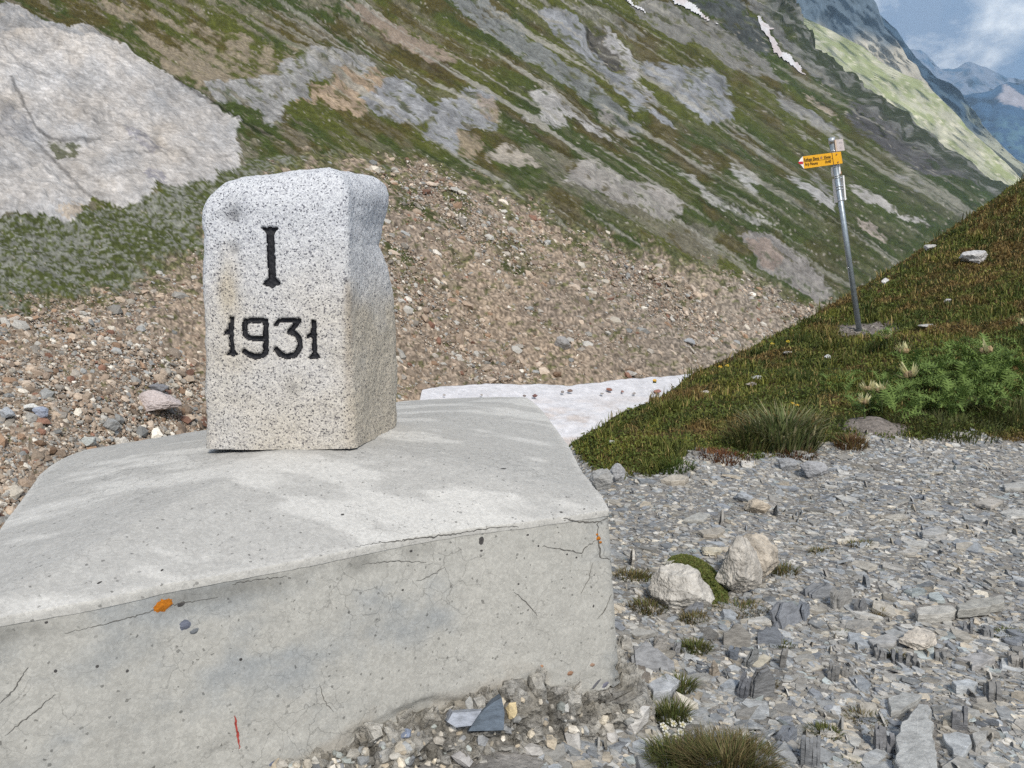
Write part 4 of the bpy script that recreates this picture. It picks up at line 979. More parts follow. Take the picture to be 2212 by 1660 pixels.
for (u, v, r, sq, a) in ((1087, 1013, .016, .45, 0), (1040, 1168, .0145, .6, 1.4), (391, 1306, .010, .6, .3), (740, 1112, .007, .7, .5), (1013, 990, .006, .4, 0), (350, 1232, .0055, .5, .6), (215, 1259, .007, .45, .4), (1212, 1107, .0065, .8, 0), (888, 1191, .005, .8, 0), (1040, 1190, .005, .7, 0), (1140, 1156, .005, .7, 0), (1225, 1198, .004, .8, 0), (1245, 1205, .004, .8, 0), (1262, 1100, .006, .5, .2), (275, 1450, .004, 1, 0), (210, 1440, .004, 1, 0), (520, 1425, .004, 1, 0), (120, 1450, .004, 1, 0), (1163, 1180, .004, .9, 0), (1120, 1262, .004, .8, 0), (1282, 1310, .005, .7, 1), (870, 1275, .004, .8, 0), (100, 1345, .004, .8, 0)):
    spot('pit', u, v, r, pit_mat, squash=sq, ang=a, lift=.0006)
for (u, v, r, sq, a, c) in ((400, 1350, .0125, .85, .4, (.12, .13, .165)), (420, 1364, .009, .6, .2, (.17, .18, .19)), (1307, 1510 - 30, .022, .35, .7, (.16, .16, .20)), (1288, 1478, .020, .18, .6, (.10, .10, .11)), (590, 1650, .010, .5, .2, (.12, .14, .20)), (1232, 1455, .009, .7, 0, (.28, .16, .10)), (1280, 1437, .008, .6, 0, (.26, .17, .12)), (1170, 1440, .006, .7, 0, (.30, .16, .09))):
    spot('embedded_pebble', u, v, r, stone_obj_mat, c, sq, .003, a)

# ------------------------------------------------------------------ stones: shapes shared by every loose stone
def chip_shapes(n, sides=(5, 7), seed=1):
    r = np.random.default_rng(seed); res = []
    for k in range(n):
        m = 5 if k % 3 else 6
        a = np.sort(r.uniform(0, 2 * np.pi, m)) if r.random() < .25 else np.arange(m) / m * 2 * np.pi + r.normal(0, .22, m)
        rad = r.uniform(.62, 1.1, m)
        top = np.stack([np.cos(a) * rad * .9, np.sin(a) * rad * .9, .5 + r.normal(0, .10, m)], -1)
        j = r.uniform(.92, 1.18, (m, 1)); bot = np.concatenate([top[:, :2] * j, -.5 + r.normal(0, .08, (m, 1))], 1)
        v = np.concatenate([top, bot]); v[:, :2] -= v[:, :2].mean(0)
        f = [(0, i, i + 1) for i in range(1, m - 1)]
        for i in range(m):
            i2 = (i + 1) % m; f += [(i, m + i, m + i2), (i, m + i2, i2)]
        res.append((v, np.array(f)))
    return res
ICO_V = []
_p = (1 + 5 ** .5) / 2
ICO_V = np.array([(-1, _p, 0), (1, _p, 0), (-1, -_p, 0), (1, -_p, 0), (0, -1, _p), (0, 1, _p), (0, -1, -_p), (0, 1, -_p), (_p, 0, -1), (_p, 0, 1), (-_p, 0, -1), (-_p, 0, 1)]) / math.sqrt(1 + _p * _p)
ICO_F = np.array([(0, 11, 5), (0, 5, 1), (0, 1, 7), (0, 7, 10), (0, 10, 11), (1, 5, 9), (5, 11, 4), (11, 10, 2), (10, 7, 6), (7, 1, 8), (3, 9, 4), (3, 4, 2), (3, 2, 6), (3, 6, 8), (3, 8, 9), (4, 9, 5), (2, 4, 11), (6, 2, 10), (8, 6, 7), (9, 8, 1)])
def chunk_shapes(n, seed=2):
    r = np.random.default_rng(seed); res = []
    for k in range(n):
        q = np.linalg.qr(r.normal(size=(3, 3)))[0]
        v = (ICO_V @ q) * r.uniform(.62, 1.12, (12, 1)); v = np.sign(v) * np.abs(v) ** .8
        res.append((v, ICO_F))
    return res
def pebble_shapes(n, seed=3):
    r = np.random.default_rng(seed); res = []
    O = np.array([(1, 0, 0), (0, 1, 0), (-1, 0, 0), (0, -1, 0), (0, 0, 1), (0, 0, -1)], float)
    for k in range(n):
        q_ = np.linalg.qr(r.normal(size=(3, 3)))[0]; q_ = q_ * np.sign(np.linalg.det(q_))
        res.append(((O @ q_) * r.uniform(.7, 1.25, (6, 1)), np.array([(0, 1, 4), (1, 2, 4), (2, 3, 4), (3, 0, 4), (1, 0, 5), (2, 1, 5), (3, 2, 5), (0, 3, 5)])))
    return res
PEBBLES = pebble_shapes(14)
CHIPS = chip_shapes(14, seed=5); CHUNKS = chunk_shapes(14, seed=6)
def rotmats(yaw, tx, ty):
    cy_, sy_ = np.cos(yaw), np.sin(yaw); cx_, sx_ = np.cos(tx), np.sin(tx); c2, s2_ = np.cos(ty), np.sin(ty)
    Z = np.zeros_like(yaw); O = np.ones_like(yaw)
    Rz = np.stack([np.stack([cy_, -sy_, Z], -1), np.stack([sy_, cy_, Z], -1), np.stack([Z, Z, O], -1)], -2)
    Rx = np.stack([np.stack([O, Z, Z], -1), np.stack([Z, cx_, -sx_], -1), np.stack([Z, sx_, cx_], -1)], -2)
    Ry = np.stack([np.stack([c2, Z, s2_], -1), np.stack([Z, O, Z], -1), np.stack([-s2_, Z, c2], -1)], -2)
    return Rx @ Ry @ Rz
def align(nv, M):
    """turn matrices so that their z axis follows the ground normal"""
    z = nv; x = np.cross(np.array([0, 1, 0.]), z); x /= np.linalg.norm(x, axis=-1, keepdims=True); y = np.cross(z, x)
    return np.stack([x, y, z], -1) @ M
def heap(name, shapes, which, pos, M, scl, cols, mat, kind='stuff'):
    vs_, fs_, cs_ = [], [], []; base = 0
    for k, (v, f) in enumerate(shapes):
        s = which == k; n = int(s.sum())
        if not n: continue
        w = np.einsum('nij,nvj->nvi', M[s], v[None] * scl[s][:, None, :]) + pos[s][:, None, :]
        vs_.append(w.reshape(-1, 3)); fs_.append((f[None] + (np.arange(n) * len(v))[:, None, None] + base).reshape(-1, 3)); base += n * len(v)
        cs_.append(np.repeat(cols[s], len(v), 0))
    return link(name, make_mesh(name, np.concatenate(vs_), np.concatenate(fs_), np.concatenate(cs_), False), mat, kind=kind)
chip_me = [make_mesh('slate_chip', v, f) for v, f in CHIPS]; chunk_me = [make_mesh('stone', v, f) for v, f in CHUNKS]
for m_ in chip_me + chunk_me: m_.materials.append(stone_obj_mat)
def place(name, me, pos, M, scl, col):
    o = bpy.data.objects.new(name, me); COL.objects.link(o)
    m = Matrix([[M[i][j] * scl[j] for j in range(3)] + [pos[i]] for i in range(3)] + [[0, 0, 0, 1]])
    o.matrix_world = m; o.color = (*[float(c) for c in col], 1)
    return o
stone_col_mat = detail_mat('stone_mix', rough=.9, scale=45, lo=.7, hi=1.3, bump=.5, bscale=60, bdist=.01, spec=.2)

# ---- slate and gravel on the saddle
slate_pal = np.array([1.03, 1.0, .95]) * np.array([(.30, .315, .33), (.24, .26, .285), (.36, .36, .35), (.33, .315, .285), (.27, .265, .255), (.42, .41, .39), (.19, .205, .23), (.38, .345, .29), (.50, .47, .41), (.29, .325, .335)])
slate_w = np.array([.17, .14, .16, .14, .12, .09, .06, .06, .03, .03]); slate_w /= slate_w.sum()
def sample_gravel(n, smin, smax, power, umin=1180, umax=2480, vmin=925, vmax=1720, world=False):
    u = rng.uniform(umin, umax, n); v = rng.uniform(vmin, vmax, n)
    if world:   # even over the ground rather than the picture
        k = rng.random(n) < ((v - 640.) / (vmax - 640.)) ** -1.6 / ((vmin - 640.) / (vmax - 640.)) ** -1.6
        u, v = u[k], v[k]
    p, ok = ground_hit(u, v)
    gsn = grassiness(p[:, 0], p[:, 1], p[:, 2])
    ok &= gsn < 4
    p = p[ok]; n = len(p)
    s = smin * (1 - rng.random(n) * (1 - (smin / smax) ** power)) ** (-1 / power)
    return p, s
def gravel_fields(p, s, upright=0.0):
    n = len(p)
    yaw = rng.uniform(0, 2 * np.pi, n); tx = rng.normal(0, .13, n); ty = rng.normal(0, .13, n)
    up = rng.random(n) < upright
    ty = np.where(up, np.pi / 2 + rng.normal(0, .2, n), ty); yaw = np.where(up, rng.normal(0, .4, n), yaw)
    M = rotmats(yaw, tx, ty); M = align(ground_normal(p[:, 0], p[:, 1], .06), M)
    asp = rng.uniform(.45, .95, n); th = rng.uniform(.10, .28, n)
    scl = np.stack([s, s * asp, s * th], -1)
    col = slate_pal[rng.choice(len(slate_pal), n, p=slate_w)] * rng.uniform(.58, 1.35, (n, 1))
    q = p.copy(); q[:, 2] += s * np.where(up, .35, .10 * th / .3)
    return q, M, scl, col
pA, sA = sample_gravel(9000, .004, .013, 1.2)
pB, sB = sample_gravel(98000, .010, .028, 1.5, world=True)
pC, sC = sample_gravel(4200, .022, .070, 1.7, world=True)
pp_ = np.concatenate([pA, pB, pC]); ss_ = np.concatenate([sA, sB, sC])
# keep clear of the block, the two boulders and the mossy cushion
bl_in = np.array([inpoly(pp_[:, 0], pp_[:, 1], [tuple(q[:2]) for q in (PER + out * .05)[::7]])])[0]
ug, vg = project(pp_)
for pl in ([(1968, 1518), (2004, 1512), (2024, 1560), (2032, 1600), (2042, 1690), (1946, 1690), (1934, 1628), (1940, 1580)], [(1912, 1508), (1950, 1490), (1996, 1498), (1984, 1514), (1955, 1530), (1922, 1540)],
           [(2030, 1585), (2066, 1576), (2098, 1584), (2104, 1604), (2080, 1640), (2056, 1630)], [(2098, 1582), (2140, 1574), (2134, 1598), (2108, 1616)], [(1972, 1310), (2070, 1304), (2074, 1320), (2040, 1330), (1980, 1332)], [(2062, 1304), (2172, 1280), (2176, 1302), (2070, 1322)]):
    bl_in |= inpoly(ug, vg, pl) & (ss_ > .006)
pp_ = pp_[~bl_in]; ss_ = ss_[~bl_in]
q, M, scl, col = gravel_fields(pp_, ss_, .012)
which = rng.integers(0, 14, len(q))
uq, vq = project(q); px = ss_ * F / np.maximum(q[:, 1], .5)
vis = (uq > 1300) & (uq < 2205) & (vq > 950) & (vq < 1655)
order = np.argsort(-px * vis); ind = order[:285]
rest = np.ones(len(q), bool); rest[ind] = False
heap('slate_gravel', CHIPS, which[rest], q[rest], M[rest], scl[rest], col[rest], stone_col_mat)
LANDMARKS = [(1590, 1240, 'larger white boulder'), (1474, 1280, 'white rounded boulder'), (1655, 1205, 'cream boulder'), (1985, 1600, 'big triangular slab'), (2066, 1606, 'pale five-sided slab'), (2020, 1318, 'long pale slab'), (2118, 1300, 'long brownish slab'), (1995, 1390, 'quartz lump'),
    (1646, 1450, 'largest upright slate'), (1818, 1290, 'pale peaked slate'), (1570, 1600, 'brown grass tuft'), (1700, 1000, 'dark grey block'), (1338, 1022, 'rounded grey rock'), (1457, 1033, 'brown flat slab'), (1505, 1115, 'flat tan slab'), (1535, 1148, 'dark-edged brown slab'), (2110, 1424, 'reddish-edged grey slab'), (1910, 1382, 'grey wedge slab'),
    (2190, 1047, 'flat pale slab'), (2138, 1084, 'high pale slab'), (1635, 1100, 'cream rock'), (1940, 1560, 'left slate rib'), (2052, 1520, 'right slate rib'), (2140, 1475, 'rightmost slate rib'), (1780, 1585, 'green moss tuft'), (2185, 1375, 'flat green moss tuft'), (1750, 1600, 'rib by the tuft'), (1700, 1330, 'sloping slate ridge'), (1435, 1475, 'pale slab by the footing'), (1762, 1015, 'twin grey rock')]
def beside(u, v, marks=None):
    m = min(marks or LANDMARKS, key=lambda q: math.hypot(q[0] - u, (q[1] - v) * 1.6)); dx, dy = u - m[0], (v - m[1]) * 1.6; d = math.hypot(dx, dy)
    a = math.degrees(math.atan2(dy, dx)) % 360
    w = ['right of', 'down and right of', 'below', 'down and left of', 'left of', 'up and left of', 'above', 'up and right of'][int((a + 22.5) // 45) % 8]
    return ('just ' if d < 75 else ('' if d < 170 else 'well ')) + w + ' the ' + m[2]
def fit(t):
    for w in ('large ', 'small ', 'broad ', 'narrow '):
        if len(t.replace('-', ' ').split()) > 16: t = t.replace(w, '', 1)
    return t
def size_word(r): return 'large' if r < .2 else ('' if r < .6 else 'small')
def shape_word(sc): 
    q = sc[1] / sc[0]; return 'narrow' if q < .58 else ('broad' if q > .8 else '')
def zone(u, v):
    if v < 1060: return 'at the far edge of the path below the grass'
    if u < 1480 and v < 1420: return 'beside the right end of the concrete block'
    if 1480 <= u < 1800 and v < 1320: return 'around the two white boulders'
    if v > 1450 and u > 1800: return 'near the big triangular slab'
    if v > 1450: return 'near the brown grass tuft'
    if u >= 1800 and v < 1250: return 'on the path below the thistles'
    if u >= 1800: return 'on the open path right of the boulders'
    return 'among the upright slates'
def tone(c):
    l = c.mean(); w = c[0] / c[2]
    if l > .42: return 'pale'
    if w > 1.2: return 'tan'
    if w < .9: return 'blue-grey' if l > .22 else 'dark slate'
    return 'light grey' if l > .33 else ('grey' if l > .24 else 'dark grey')
for i in ind:
    o = place('slate_chip', chip_me[which[i]], q[i], M[i], scl[i], col[i])
    rk = float((px[ind] > px[i]).mean())
    lb = ' '.join(f"{size_word(rk)} {tone(col[i])} {shape_word(scl[i])} slate chip {beside(uq[i], vq[i])}".split())
    tag(o, fit(lb), 'stone', 'slate chips lying on the gravel path')

# ---- scree stones on the slope
scree_soft = np.clip(scree_mask * (.35 + .65 * sstep(.45, .95, sb)) * (1 - .7 * veg2), 0, 1)
def sample_scree(n, poly_u, poly_v):
    u = rng.uniform(*poly_u, n); v = rng.uniform(*poly_v, n)
    r_ = np.clip(np.interp(v, vs, np.arange(len(vs))), 0, len(vs) - 1).astype(int)
    c_ = np.clip(np.interp((u + 700) / (rv[r_] + 700), tn, np.arange(len(tn))), 0, len(tn) - 1).astype(int)
    m = scree_soft[r_, c_] * 1.0 > rng.random(n)
    return u[m], v[m]
scree_pal = np.array([1.12, 1.08, 1.02]) * np.array([(.34, .28, .225), (.27, .215, .17), (.40, .34, .285), (.29, .27, .245), (.33, .325, .31), (.46, .43, .38), (.22, .175, .14), (.26, .27, .275), (.56, .54, .50), (.20, .115, .085), (.24, .165, .115)])
scree_w = np.array([.17, .15, .13, .13, .11, .08, .07, .07, .03, .03, .06]); scree_w /= scree_w.sum()
ua, va = sample_scree(125000, (-60, 1900), (330, 1170))
ub, vb_ = sample_scree(22000, (-60, 460), (640, 1170))
u_ = np.concatenate([ua, ub]); v_ = np.concatenate([va, vb_])
Yd = slope_depth(u_, v_)
smin = np.maximum(.018, 2.5 / F * Yd)
sz = smin * (1 - rng.random(len(u_)) * .995) ** (-1 / 2.6); sz = np.minimum(sz, .30 + .0 * Yd)
sz = np.where(rng.random(len(u_)) < .55, smin * rng.uniform(.7, 1.1, len(u_)), sz) * rng.uniform(.75, 1.2, len(u_))
sp_ = at(u_, v_, Yd)
e_ = 6.
pa = at(u_ + e_, v_, slope_depth(u_ + e_, v_)) - sp_; pb = at(u_, v_ + e_, slope_depth(u_, v_ + e_)) - sp_
sn = np.cross(pb, pa); sn /= np.linalg.norm(sn, axis=1, keepdims=True); sn[sn[:, 2] < 0] *= -1
nS = len(u_)
SM = align(sn, rotmats(rng.uniform(0, 6.28, nS), rng.normal(0, .3, nS), rng.normal(0, .3, nS)))
sscl = np.stack([sz, sz * rng.uniform(.55, .95, nS), sz * rng.uniform(.3, .7, nS)], -1)
scol_ = scree_pal[rng.choice(len(scree_pal), nS, p=scree_w)] * rng.uniform(.55, 1.35, (nS, 1))
sp_ = sp_ + sn * (sz * .12)[:, None]
swh = rng.integers(0, 14, nS)
spx = sz * F / Yd
hid = ((u_ > 440) & (u_ < 850) & (v_ > 380)) | ((v_ > 935) & (u_ > 440)) | (v_ > np.interp(u_, [0, 66, 127, 440], [1140, 1050, 990, 925])) | (v_ > np.interp(u_, [1210, 1450, 1620, 1800], [925, 835, 738, 638])) | (u_ < 5) | ((u_ > 900) & (v_ > 830))
gsn_ = inpoly(u_, v_, [(880, 850), (960, 832), (1140, 826), (1300, 820), (1480, 806), (1560, 1000), (860, 1000)])
keep = ~gsn_
so = np.argsort(-spx * (~hid & keep)); sind = so[:280]
srest = keep.copy(); srest[sind] = False
hid_far = ((u_ > 470) & (u_ < 815) & (v_ > 430)) | ((v_ > 960) & (u_ > 470)) | ((u_ > 900) & (v_ > np.interp(u_, [1210, 1450, 1620, 1800], [960, 880, 780, 690])))
srest &= ~hid_far | (rng.random(nS) < .35)
bigger = srest & (spx > 4.5)
heap('scree_rubble', CHUNKS, swh[bigger], sp_[bigger], SM[bigger], sscl[bigger], scol_[bigger], stone_col_mat)
small_ = srest & ~bigger
heap('scree_gravel', PEBBLES, swh[small_], sp_[small_], SM[small_], sscl[small_], scol_[small_], stone_col_mat)
SCREE_MARKS = [(330, 868, 'large pinkish boulder'), (86, 890, 'blue-grey scree rock'), (238, 915, 'dark grey rock by the boulder'), (12, 893, 'grey rock at the left end'), (62, 879, 'pale flat scree rock'), (338, 836, 'dark grey scree rock'), (262, 956, 'whitish rock'), (192, 955, 'greenish white rock'), (435, 760, 'boundary stone'),
    (1216, 740, 'largest grey scree rock'), (1490, 735, 'grey rock by the knoll'), (1362, 806, 'pale stone at the snow rim'), (1000, 832, 'left end of the snowfield'), (1200, 825, 'middle of the snowfield'), (855, 700, 'boundary stone'), (30, 660, 'mossy belt at the left edge'), (250, 630, 'mossy belt by the stone'), (900, 455, 'thin green strip'), (870, 545, 'green patch by the stone'), (1120, 582, 'green patch in the scree')]
def stone_tone(c):
    w = c[0] / c[2]; l = c.mean()
    if w > 2.0: return 'rust red'
    if l > .42: return 'whitish'
    if w > 1.4: return 'brown' if l < .27 else 'tan'
    return 'grey' if l > .25 else 'dark grey'
for i in sind:
    o = place('scree_stone', chunk_me[swh[i]], sp_[i], SM[i], sscl[i], scol_[i])
    rk = float((spx[sind] > spx[i]).mean())
    lb = ' '.join(f"{size_word(rk)} {stone_tone(scol_[i])} {shape_word(sscl[i])} stone {beside(u_[i], v_[i], SCREE_MARKS)}".split())
    tag(o, fit(lb), 'stone', 'stones lying on the scree')

# ---- rocks one can single out
def rock_mesh(name, seed, sub=4, rough=.28, blocky=.75, fr=1.3):
    bm_v, bm_f = ICO_V.copy(), ICO_F.copy()
    for _ in range(sub):
        cache = {}; nf = []; vl = list(bm_v)
        def midp(a, b):
            k = (min(a, b), max(a, b))
            if k not in cache:
                m = (vl[a] + vl[b]) / 2; cache[k] = len(vl); vl.append(m / np.linalg.norm(m))
            return cache[k]
        for a, b, c in bm_f:
            ab, bc_, ca_2 = midp(a, b), midp(b, c), midp(c, a); nf += [(a, ab, ca_2), (b, bc_, ab), (c, ca_2, bc_), (ab, bc_, ca_2)]
        bm_v, bm_f = np.array(vl), np.array(nf)
    v = np.sign(bm_v) * np.abs(bm_v) ** blocky
    d = bm_v
    r = np.random.default_rng(seed)
    h = np.ones(len(d)) * 10
    for k in range(16):   # cut by random planes: facets
        n = r.normal(size=3); n /= np.linalg.norm(n); c = r.uniform(.68, 1.0)
        h = np.minimum(h, c / np.maximum(d @ n, 1e-3))
    v = d * np.minimum(h, 1.25)[:, None]
    v = v * (1 + rough * (fbm(d * fr * 2 + seed * 3.1, 5, seed, .58) - .5))[:, None] + d * (rough * .35 * (fbm(d * 9 + seed, 3, seed + 5) - .5))[:, None]
    return make_mesh(name, v, bm_f, None, False)
quartz_mat = detail_mat('white_quartz', source='object', rough=.8, scale=22, lo=.42, hi=1.18, bump=.9, bscale=30, bdist=.02, spec=.35)
def rock(name, u, v, wpx, hpx, dpx_ratio, col, label, cat='rock', seed=1, mat=None, yaw=0.0, tilt=0.0, surf='ground', sub=3, rough=.28, sink=.15, group=None, Yat=None):
    """a rock whose foot stands on the ground at the given place"""
    if surf == 'ground': p, ok = ground_hit(np.array([u * 1.]), np.array([v * 1.])); p = p[0]
    elif surf == 'snow': p = at(u, v, slope_depth(u, v) * .962)
    else: p = at(u, v, slope_depth(u, v) * .995)
    s = p[1] / F
    w, h = wpx * s / 2, hpx * s / 2; d = w * dpx_ratio
    me = rock_mesh(name, seed, sub, rough); me.materials.append(mat or stone_obj_mat)
    M_ = np.array(Matrix.Rotation(yaw, 3, 'Z') @ Matrix.Rotation(tilt, 3, 'Y'))
    o = place(name, me, p + np.array([0, d * .5, h * (1 - sink)]), M_, (w, d, h), col)
    return tag(o, label, cat, group)
rock('boulder', 1600, 1290, 108, 124, .8, (.54, .50, .44), 'larger white boulder beside the moss cushion on the path', 'boulder', 21, quartz_mat, .3, 0, sub=4)
rock('boulder', 1640, 1252, 100, 94, .8, (.50, .44, .36), 'cream boulder leaning behind the larger white boulder', 'boulder', 25, quartz_mat, -.3, 0, sub=4)
rock('boulder', 1474, 1322, 118, 96, .8, (.54, .51, .46), 'white rounded boulder in front of the moss cushion', 'boulder', 22, quartz_mat, .1, .1, sub=4)
rock('rock', 1462, 1228, 46, 16, .7, (.58, .55, .47), 'small pale rock behind the moss cushion and white boulder', 'rock', 23, quartz_mat)
rock('rock', 1536, 1202, 44, 22, .7, (.58, .53, .42), 'small cream rock at the top of the moss cushion', 'rock', 24, quartz_mat)
rock('rock', 1338, 1042, 34, 42, .8, (.36, .36, .36), 'upright rounded grey rock at the grass edge beside the block', 'rock', 26)
rock('rock', 1302, 1058, 60, 46, .7, (.33, .325, .31), 'low grey rock against the corner of the block', 'rock', 27)
rock('rock', 1700, 1018, 40, 34, .8, (.27, .275, .28), 'dark grey block of rock at the top of the path', 'rock', 28)
rock('rock', 1762, 1032, 62, 40, .7, (.31, .31, .315), 'pair-topped grey rock set in the path below the grass bank', 'rock', 29)
rock('rock', 1608, 1085, 40, 22, .7, (.30, .315, .33), 'small blue-grey rock in the upper gravel', 'rock', 30)
rock('rock', 1635, 1110, 60, 34, .7, (.50, .43, .34), 'cream rock lying in the upper middle of the path', 'rock', 31, quartz_mat)
rock('rock', 1995, 1408, 84, 46, .7, (.62, .56, .48), 'white and yellow quartz lump on the open path', 'rock', 32, quartz_mat, .4, .1)
rock('rock', 2110, 570, 62, 30, .7, (.60, .58, .56), 'largest white rock high on the grassy knoll', 'rock', 41, quartz_mat)
rock('rock', 2012, 540, 24, 14, .7, (.58, .56, .53), 'small white rock near the crest of the knoll', 'rock', 42, quartz_mat)
rock('rock', 1900, 572, 20, 11, .8, (.66, .65, .63), 'white rock on the knoll crest right of the pole', 'rock', 43, quartz_mat) if False else None
rock('rock', 1913, 614, 18, 14, .8, (.66, .65, .63), 'white rock beside the pole on the knoll', 'rock', 44, quartz_mat)
rock('rock', 2047, 657, 16, 12, .8, (.55, .53, .5), 'pale pebble on the knoll right of the signpost', 'rock', 45, quartz_mat)
rock('rock', 1790, 776, 13, 9, .8, (.70, .70, .70), 'bright white stone in the grass left of the pole foot', 'rock', 46, quartz_mat)
rock('rock', 1704, 766, 22, 7, .8, (.58, .56, .52), 'thin pale stone in the grass near the scree edge', 'rock', 47, quartz_mat)
rock('rock', 1636, 822, 26, 11, .8, (.66, .66, .66), 'flat white stone in the grass above the tussock', 'rock', 48, quartz_mat)
rock('rock', 1626, 837, 24, 12, .8, (.45, .39, .34), 'buff stone in the grass below the flat white stone', 'rock', 49, quartz_mat)
rock('rock', 1525, 852, 18, 9, .8, (.48, .44, .38), 'small buff stone in the grass left of the tussock', 'rock', 50, quartz_mat)
rock('rock', 1528, 960, 18, 11, .8, (.62, .60, .54), 'white stone in the grass above the path edge', 'rock', 51, quartz_mat) if False else None
rock('rock', 1322, 960, 16, 9, .8, (.66, .64, .60), 'white stone in the grass close to the block', 'rock', 52, quartz_mat)
rock('rock', 2005, 708, 34, 8, .7, (.50, .48, .45), 'long pale stone right of the pole foot', 'rock', 53, quartz_mat, .3)
rock('boulder', 330, 888, 92, 42, .7, (.46, .40, .38), 'large pinkish boulder on the scree left of the boundary stone', 'boulder', 61, None, .1, 0, 'slope', 4)
rock('rock', 338, 846, 34, 20, .8, (.20, .20, .21), 'dark grey rock just above the pinkish boulder', 'rock', 62, None, .3, 0, 'slope')
rock('rock', 86, 902, 34, 26, .8, (.30, .33, .40), 'blue-grey rock on the lower left scree', 'rock', 63, None, .3, 0, 'slope')
rock('rock', 238, 930, 36, 28, .8, (.27, .27, .26), 'dark grey rock below the pinkish boulder', 'rock', 64, None, .3, 0, 'slope')
rock('rock', 262, 965, 26, 20, .8, (.56, .53, .48), 'whitish rock at the back edge of the concrete block', 'rock', 65, None, .3, 0, 'slope')
rock('rock', 192, 965, 30, 22, .8, (.42, .44, .42), 'greenish white rock beside the back edge of the block', 'rock', 66, None, .3, 0, 'slope')
rock('rock', 12, 905, 32, 24, .8, (.34, .36, .38), 'grey rock at the left end of the scree', 'rock', 67, None, .3, 0, 'slope')
rock('rock', 62, 896 - 10, 36, 14, .8, (.56, .55, .52), 'pale flat rock on the left scree', 'rock', 68, None, .3, 0, 'slope')
rock('rock', 1216, 756, 36, 32, .8, (.29, .28, .27), 'largest grey rock on the scree above the snowfield', 'rock', 69, None, .3, 0, 'slope')
rock('rock', 1490, 770, 40, 22, .8, (.33, .33, .33), 'flat pale rock on the right-hand scree', 'rock', 70, None, .3, .2, 'slope') if False else None
rock('rock', 1490, 770 - 25, 26, 16, .8, (.33, .34, .35), 'grey rock on the scree by the knoll', 'rock', 71, None, .3, 0, 'slope')
rock('rock', 1362, 812, 26, 12, .8, (.40, .38, .35), 'pale stone at the upper rim of the snowfield', 'rock', 72, None, .3, 0, 'slope')
for i, (u, v, w, h, c, lab) in enumerate([(1155, 852, 15, 9, (.13, .06, .05), 'dark red stone on the near part of the snowfield'), (1133, 851, 9, 7, (.17, .14, .13), 'small dark stone left of the dark red one on the snow'),
        (1232, 841, 14, 8, (.15, .10, .08), 'brown stone in the middle of the snow'), (1316, 838, 18, 9, (.20, .09, .06), 'rust red stone on the upper snow'), (1420, 843, 24, 10, (.22, .10, .08), 'largest reddish stone on the snow beside the knoll'),
        (1215, 843, 12, 7, (.18, .16, .15), 'grey brown stone left of the brown one on the snow'), (1370, 846, 12, 6, (.22, .20, .19), 'grey stone on the snow near the knoll'), (1345, 842, 10, 6, (.22, .12, .10), 'small reddish stone between the red ones on the snow'),
        (1300, 846, 12, 5, (.24, .22, .2), 'flat grey stone on the snow below the rust red stone'), (960, 849, 8, 5, (.3, .27, .25), 'tiny grey stone at the left of the snowfield'), (1040, 849, 8, 5, (.28, .25, .22), 'tiny brown stone on the left snow behind the block')]):
    rock('stone', u, v + 6, w * .85, h * .8, .8, tuple(np.array(c) * 1.25 + .02), lab, 'stone', 80 + i, None, .2 * i, 0, 'snow', 2, sink=.4)

# ---- slabs and standing slates on the path
def slab(name, poly, thick, col, label, lift=0.0, seed=1, cat='stone', tiltn=None):
    """flat slab whose upper face has this outline"""
    u = np.array([p[0] for p in poly], float); v = np.array([p[1] for p in poly], float)
    p, ok = ground_hit(u, v); c = p.mean(0)
    n_ = ground_normal(np.array([c[0]]), np.array([c[1]]), .15)[0]
    if tiltn is not None: n_ = n_ + np.array(tiltn); n_ /= np.linalg.norm(n_)
    c = c + np.array([0, 0, thick * .75 + lift])
    d = ray(u, v); t = ((c - np.array([0, 0, CZ])) @ n_) / (d @ n_)
    top = d * t[:, None] + np.array([0, 0, CZ])
    # break each edge into short uneven runs
    r = np.random.default_rng(seed); pts = []
    for i in range(len(top)):
        a, b = top[i], top[(i + 1) % len(top)]
        m = max(1, int(np.linalg.norm(b - a) / .018)); 
        for k in range(m):
            q_ = a + (b - a) * (k / m)
            if k:
                jt = r.normal(0, .0022, 3); q_ = q_ + jt - n_ * (jt @ n_)
            pts.append(q_)
    top = np.array(pts); m = len(top); cc = top.mean(0)
    rings = [cc + (top - cc) * .55 + n_ * .0004, cc + (top - cc) * .95 + n_ * .0002, top - n_ * .002, cc + (top - cc) * 1.02 - n_ * thick * .5, cc + (top - cc) * .97 - n_ * thick]
    rings[0] = rings[0] + n_ * r.normal(0, .0003, (m, 1))
    vv_ = np.concatenate([[cc + n_ * .0004]] + rings) - cc; fs = []
    for i in range(m): fs.append((0, 1 + i, 1 + (i + 1) % m, 1 + (i + 1) % m))
    f3 = [(0, 1 + i, 1 + (i + 1) % m) for i in range(m)]
    for k in range(4):
        for i in range(m):
            a, b = 1 + k * m + i, 1 + k * m + (i + 1) % m; c_, d_ = a + m, b + m
            f3 += [(a, c_, d_), (a, d_, b)]
    o = link(name, make_mesh(name, vv_, np.array(f3), None, False), stone_obj_mat, loc=tuple(cc))
    o.color = (*col, 1)
    return tag(o, label, cat)
slab('slate_slab', [(1984, 1519), (2004, 1521), (2012, 1570), (2019, 1615), (2032, 1690), (1944, 1690), (1934, 1590), (1944, 1568), (1966, 1542)], .03, (.37, .37, .355), 'big triangular grey slab at the lower right of the path', .012, 3, 'slab')
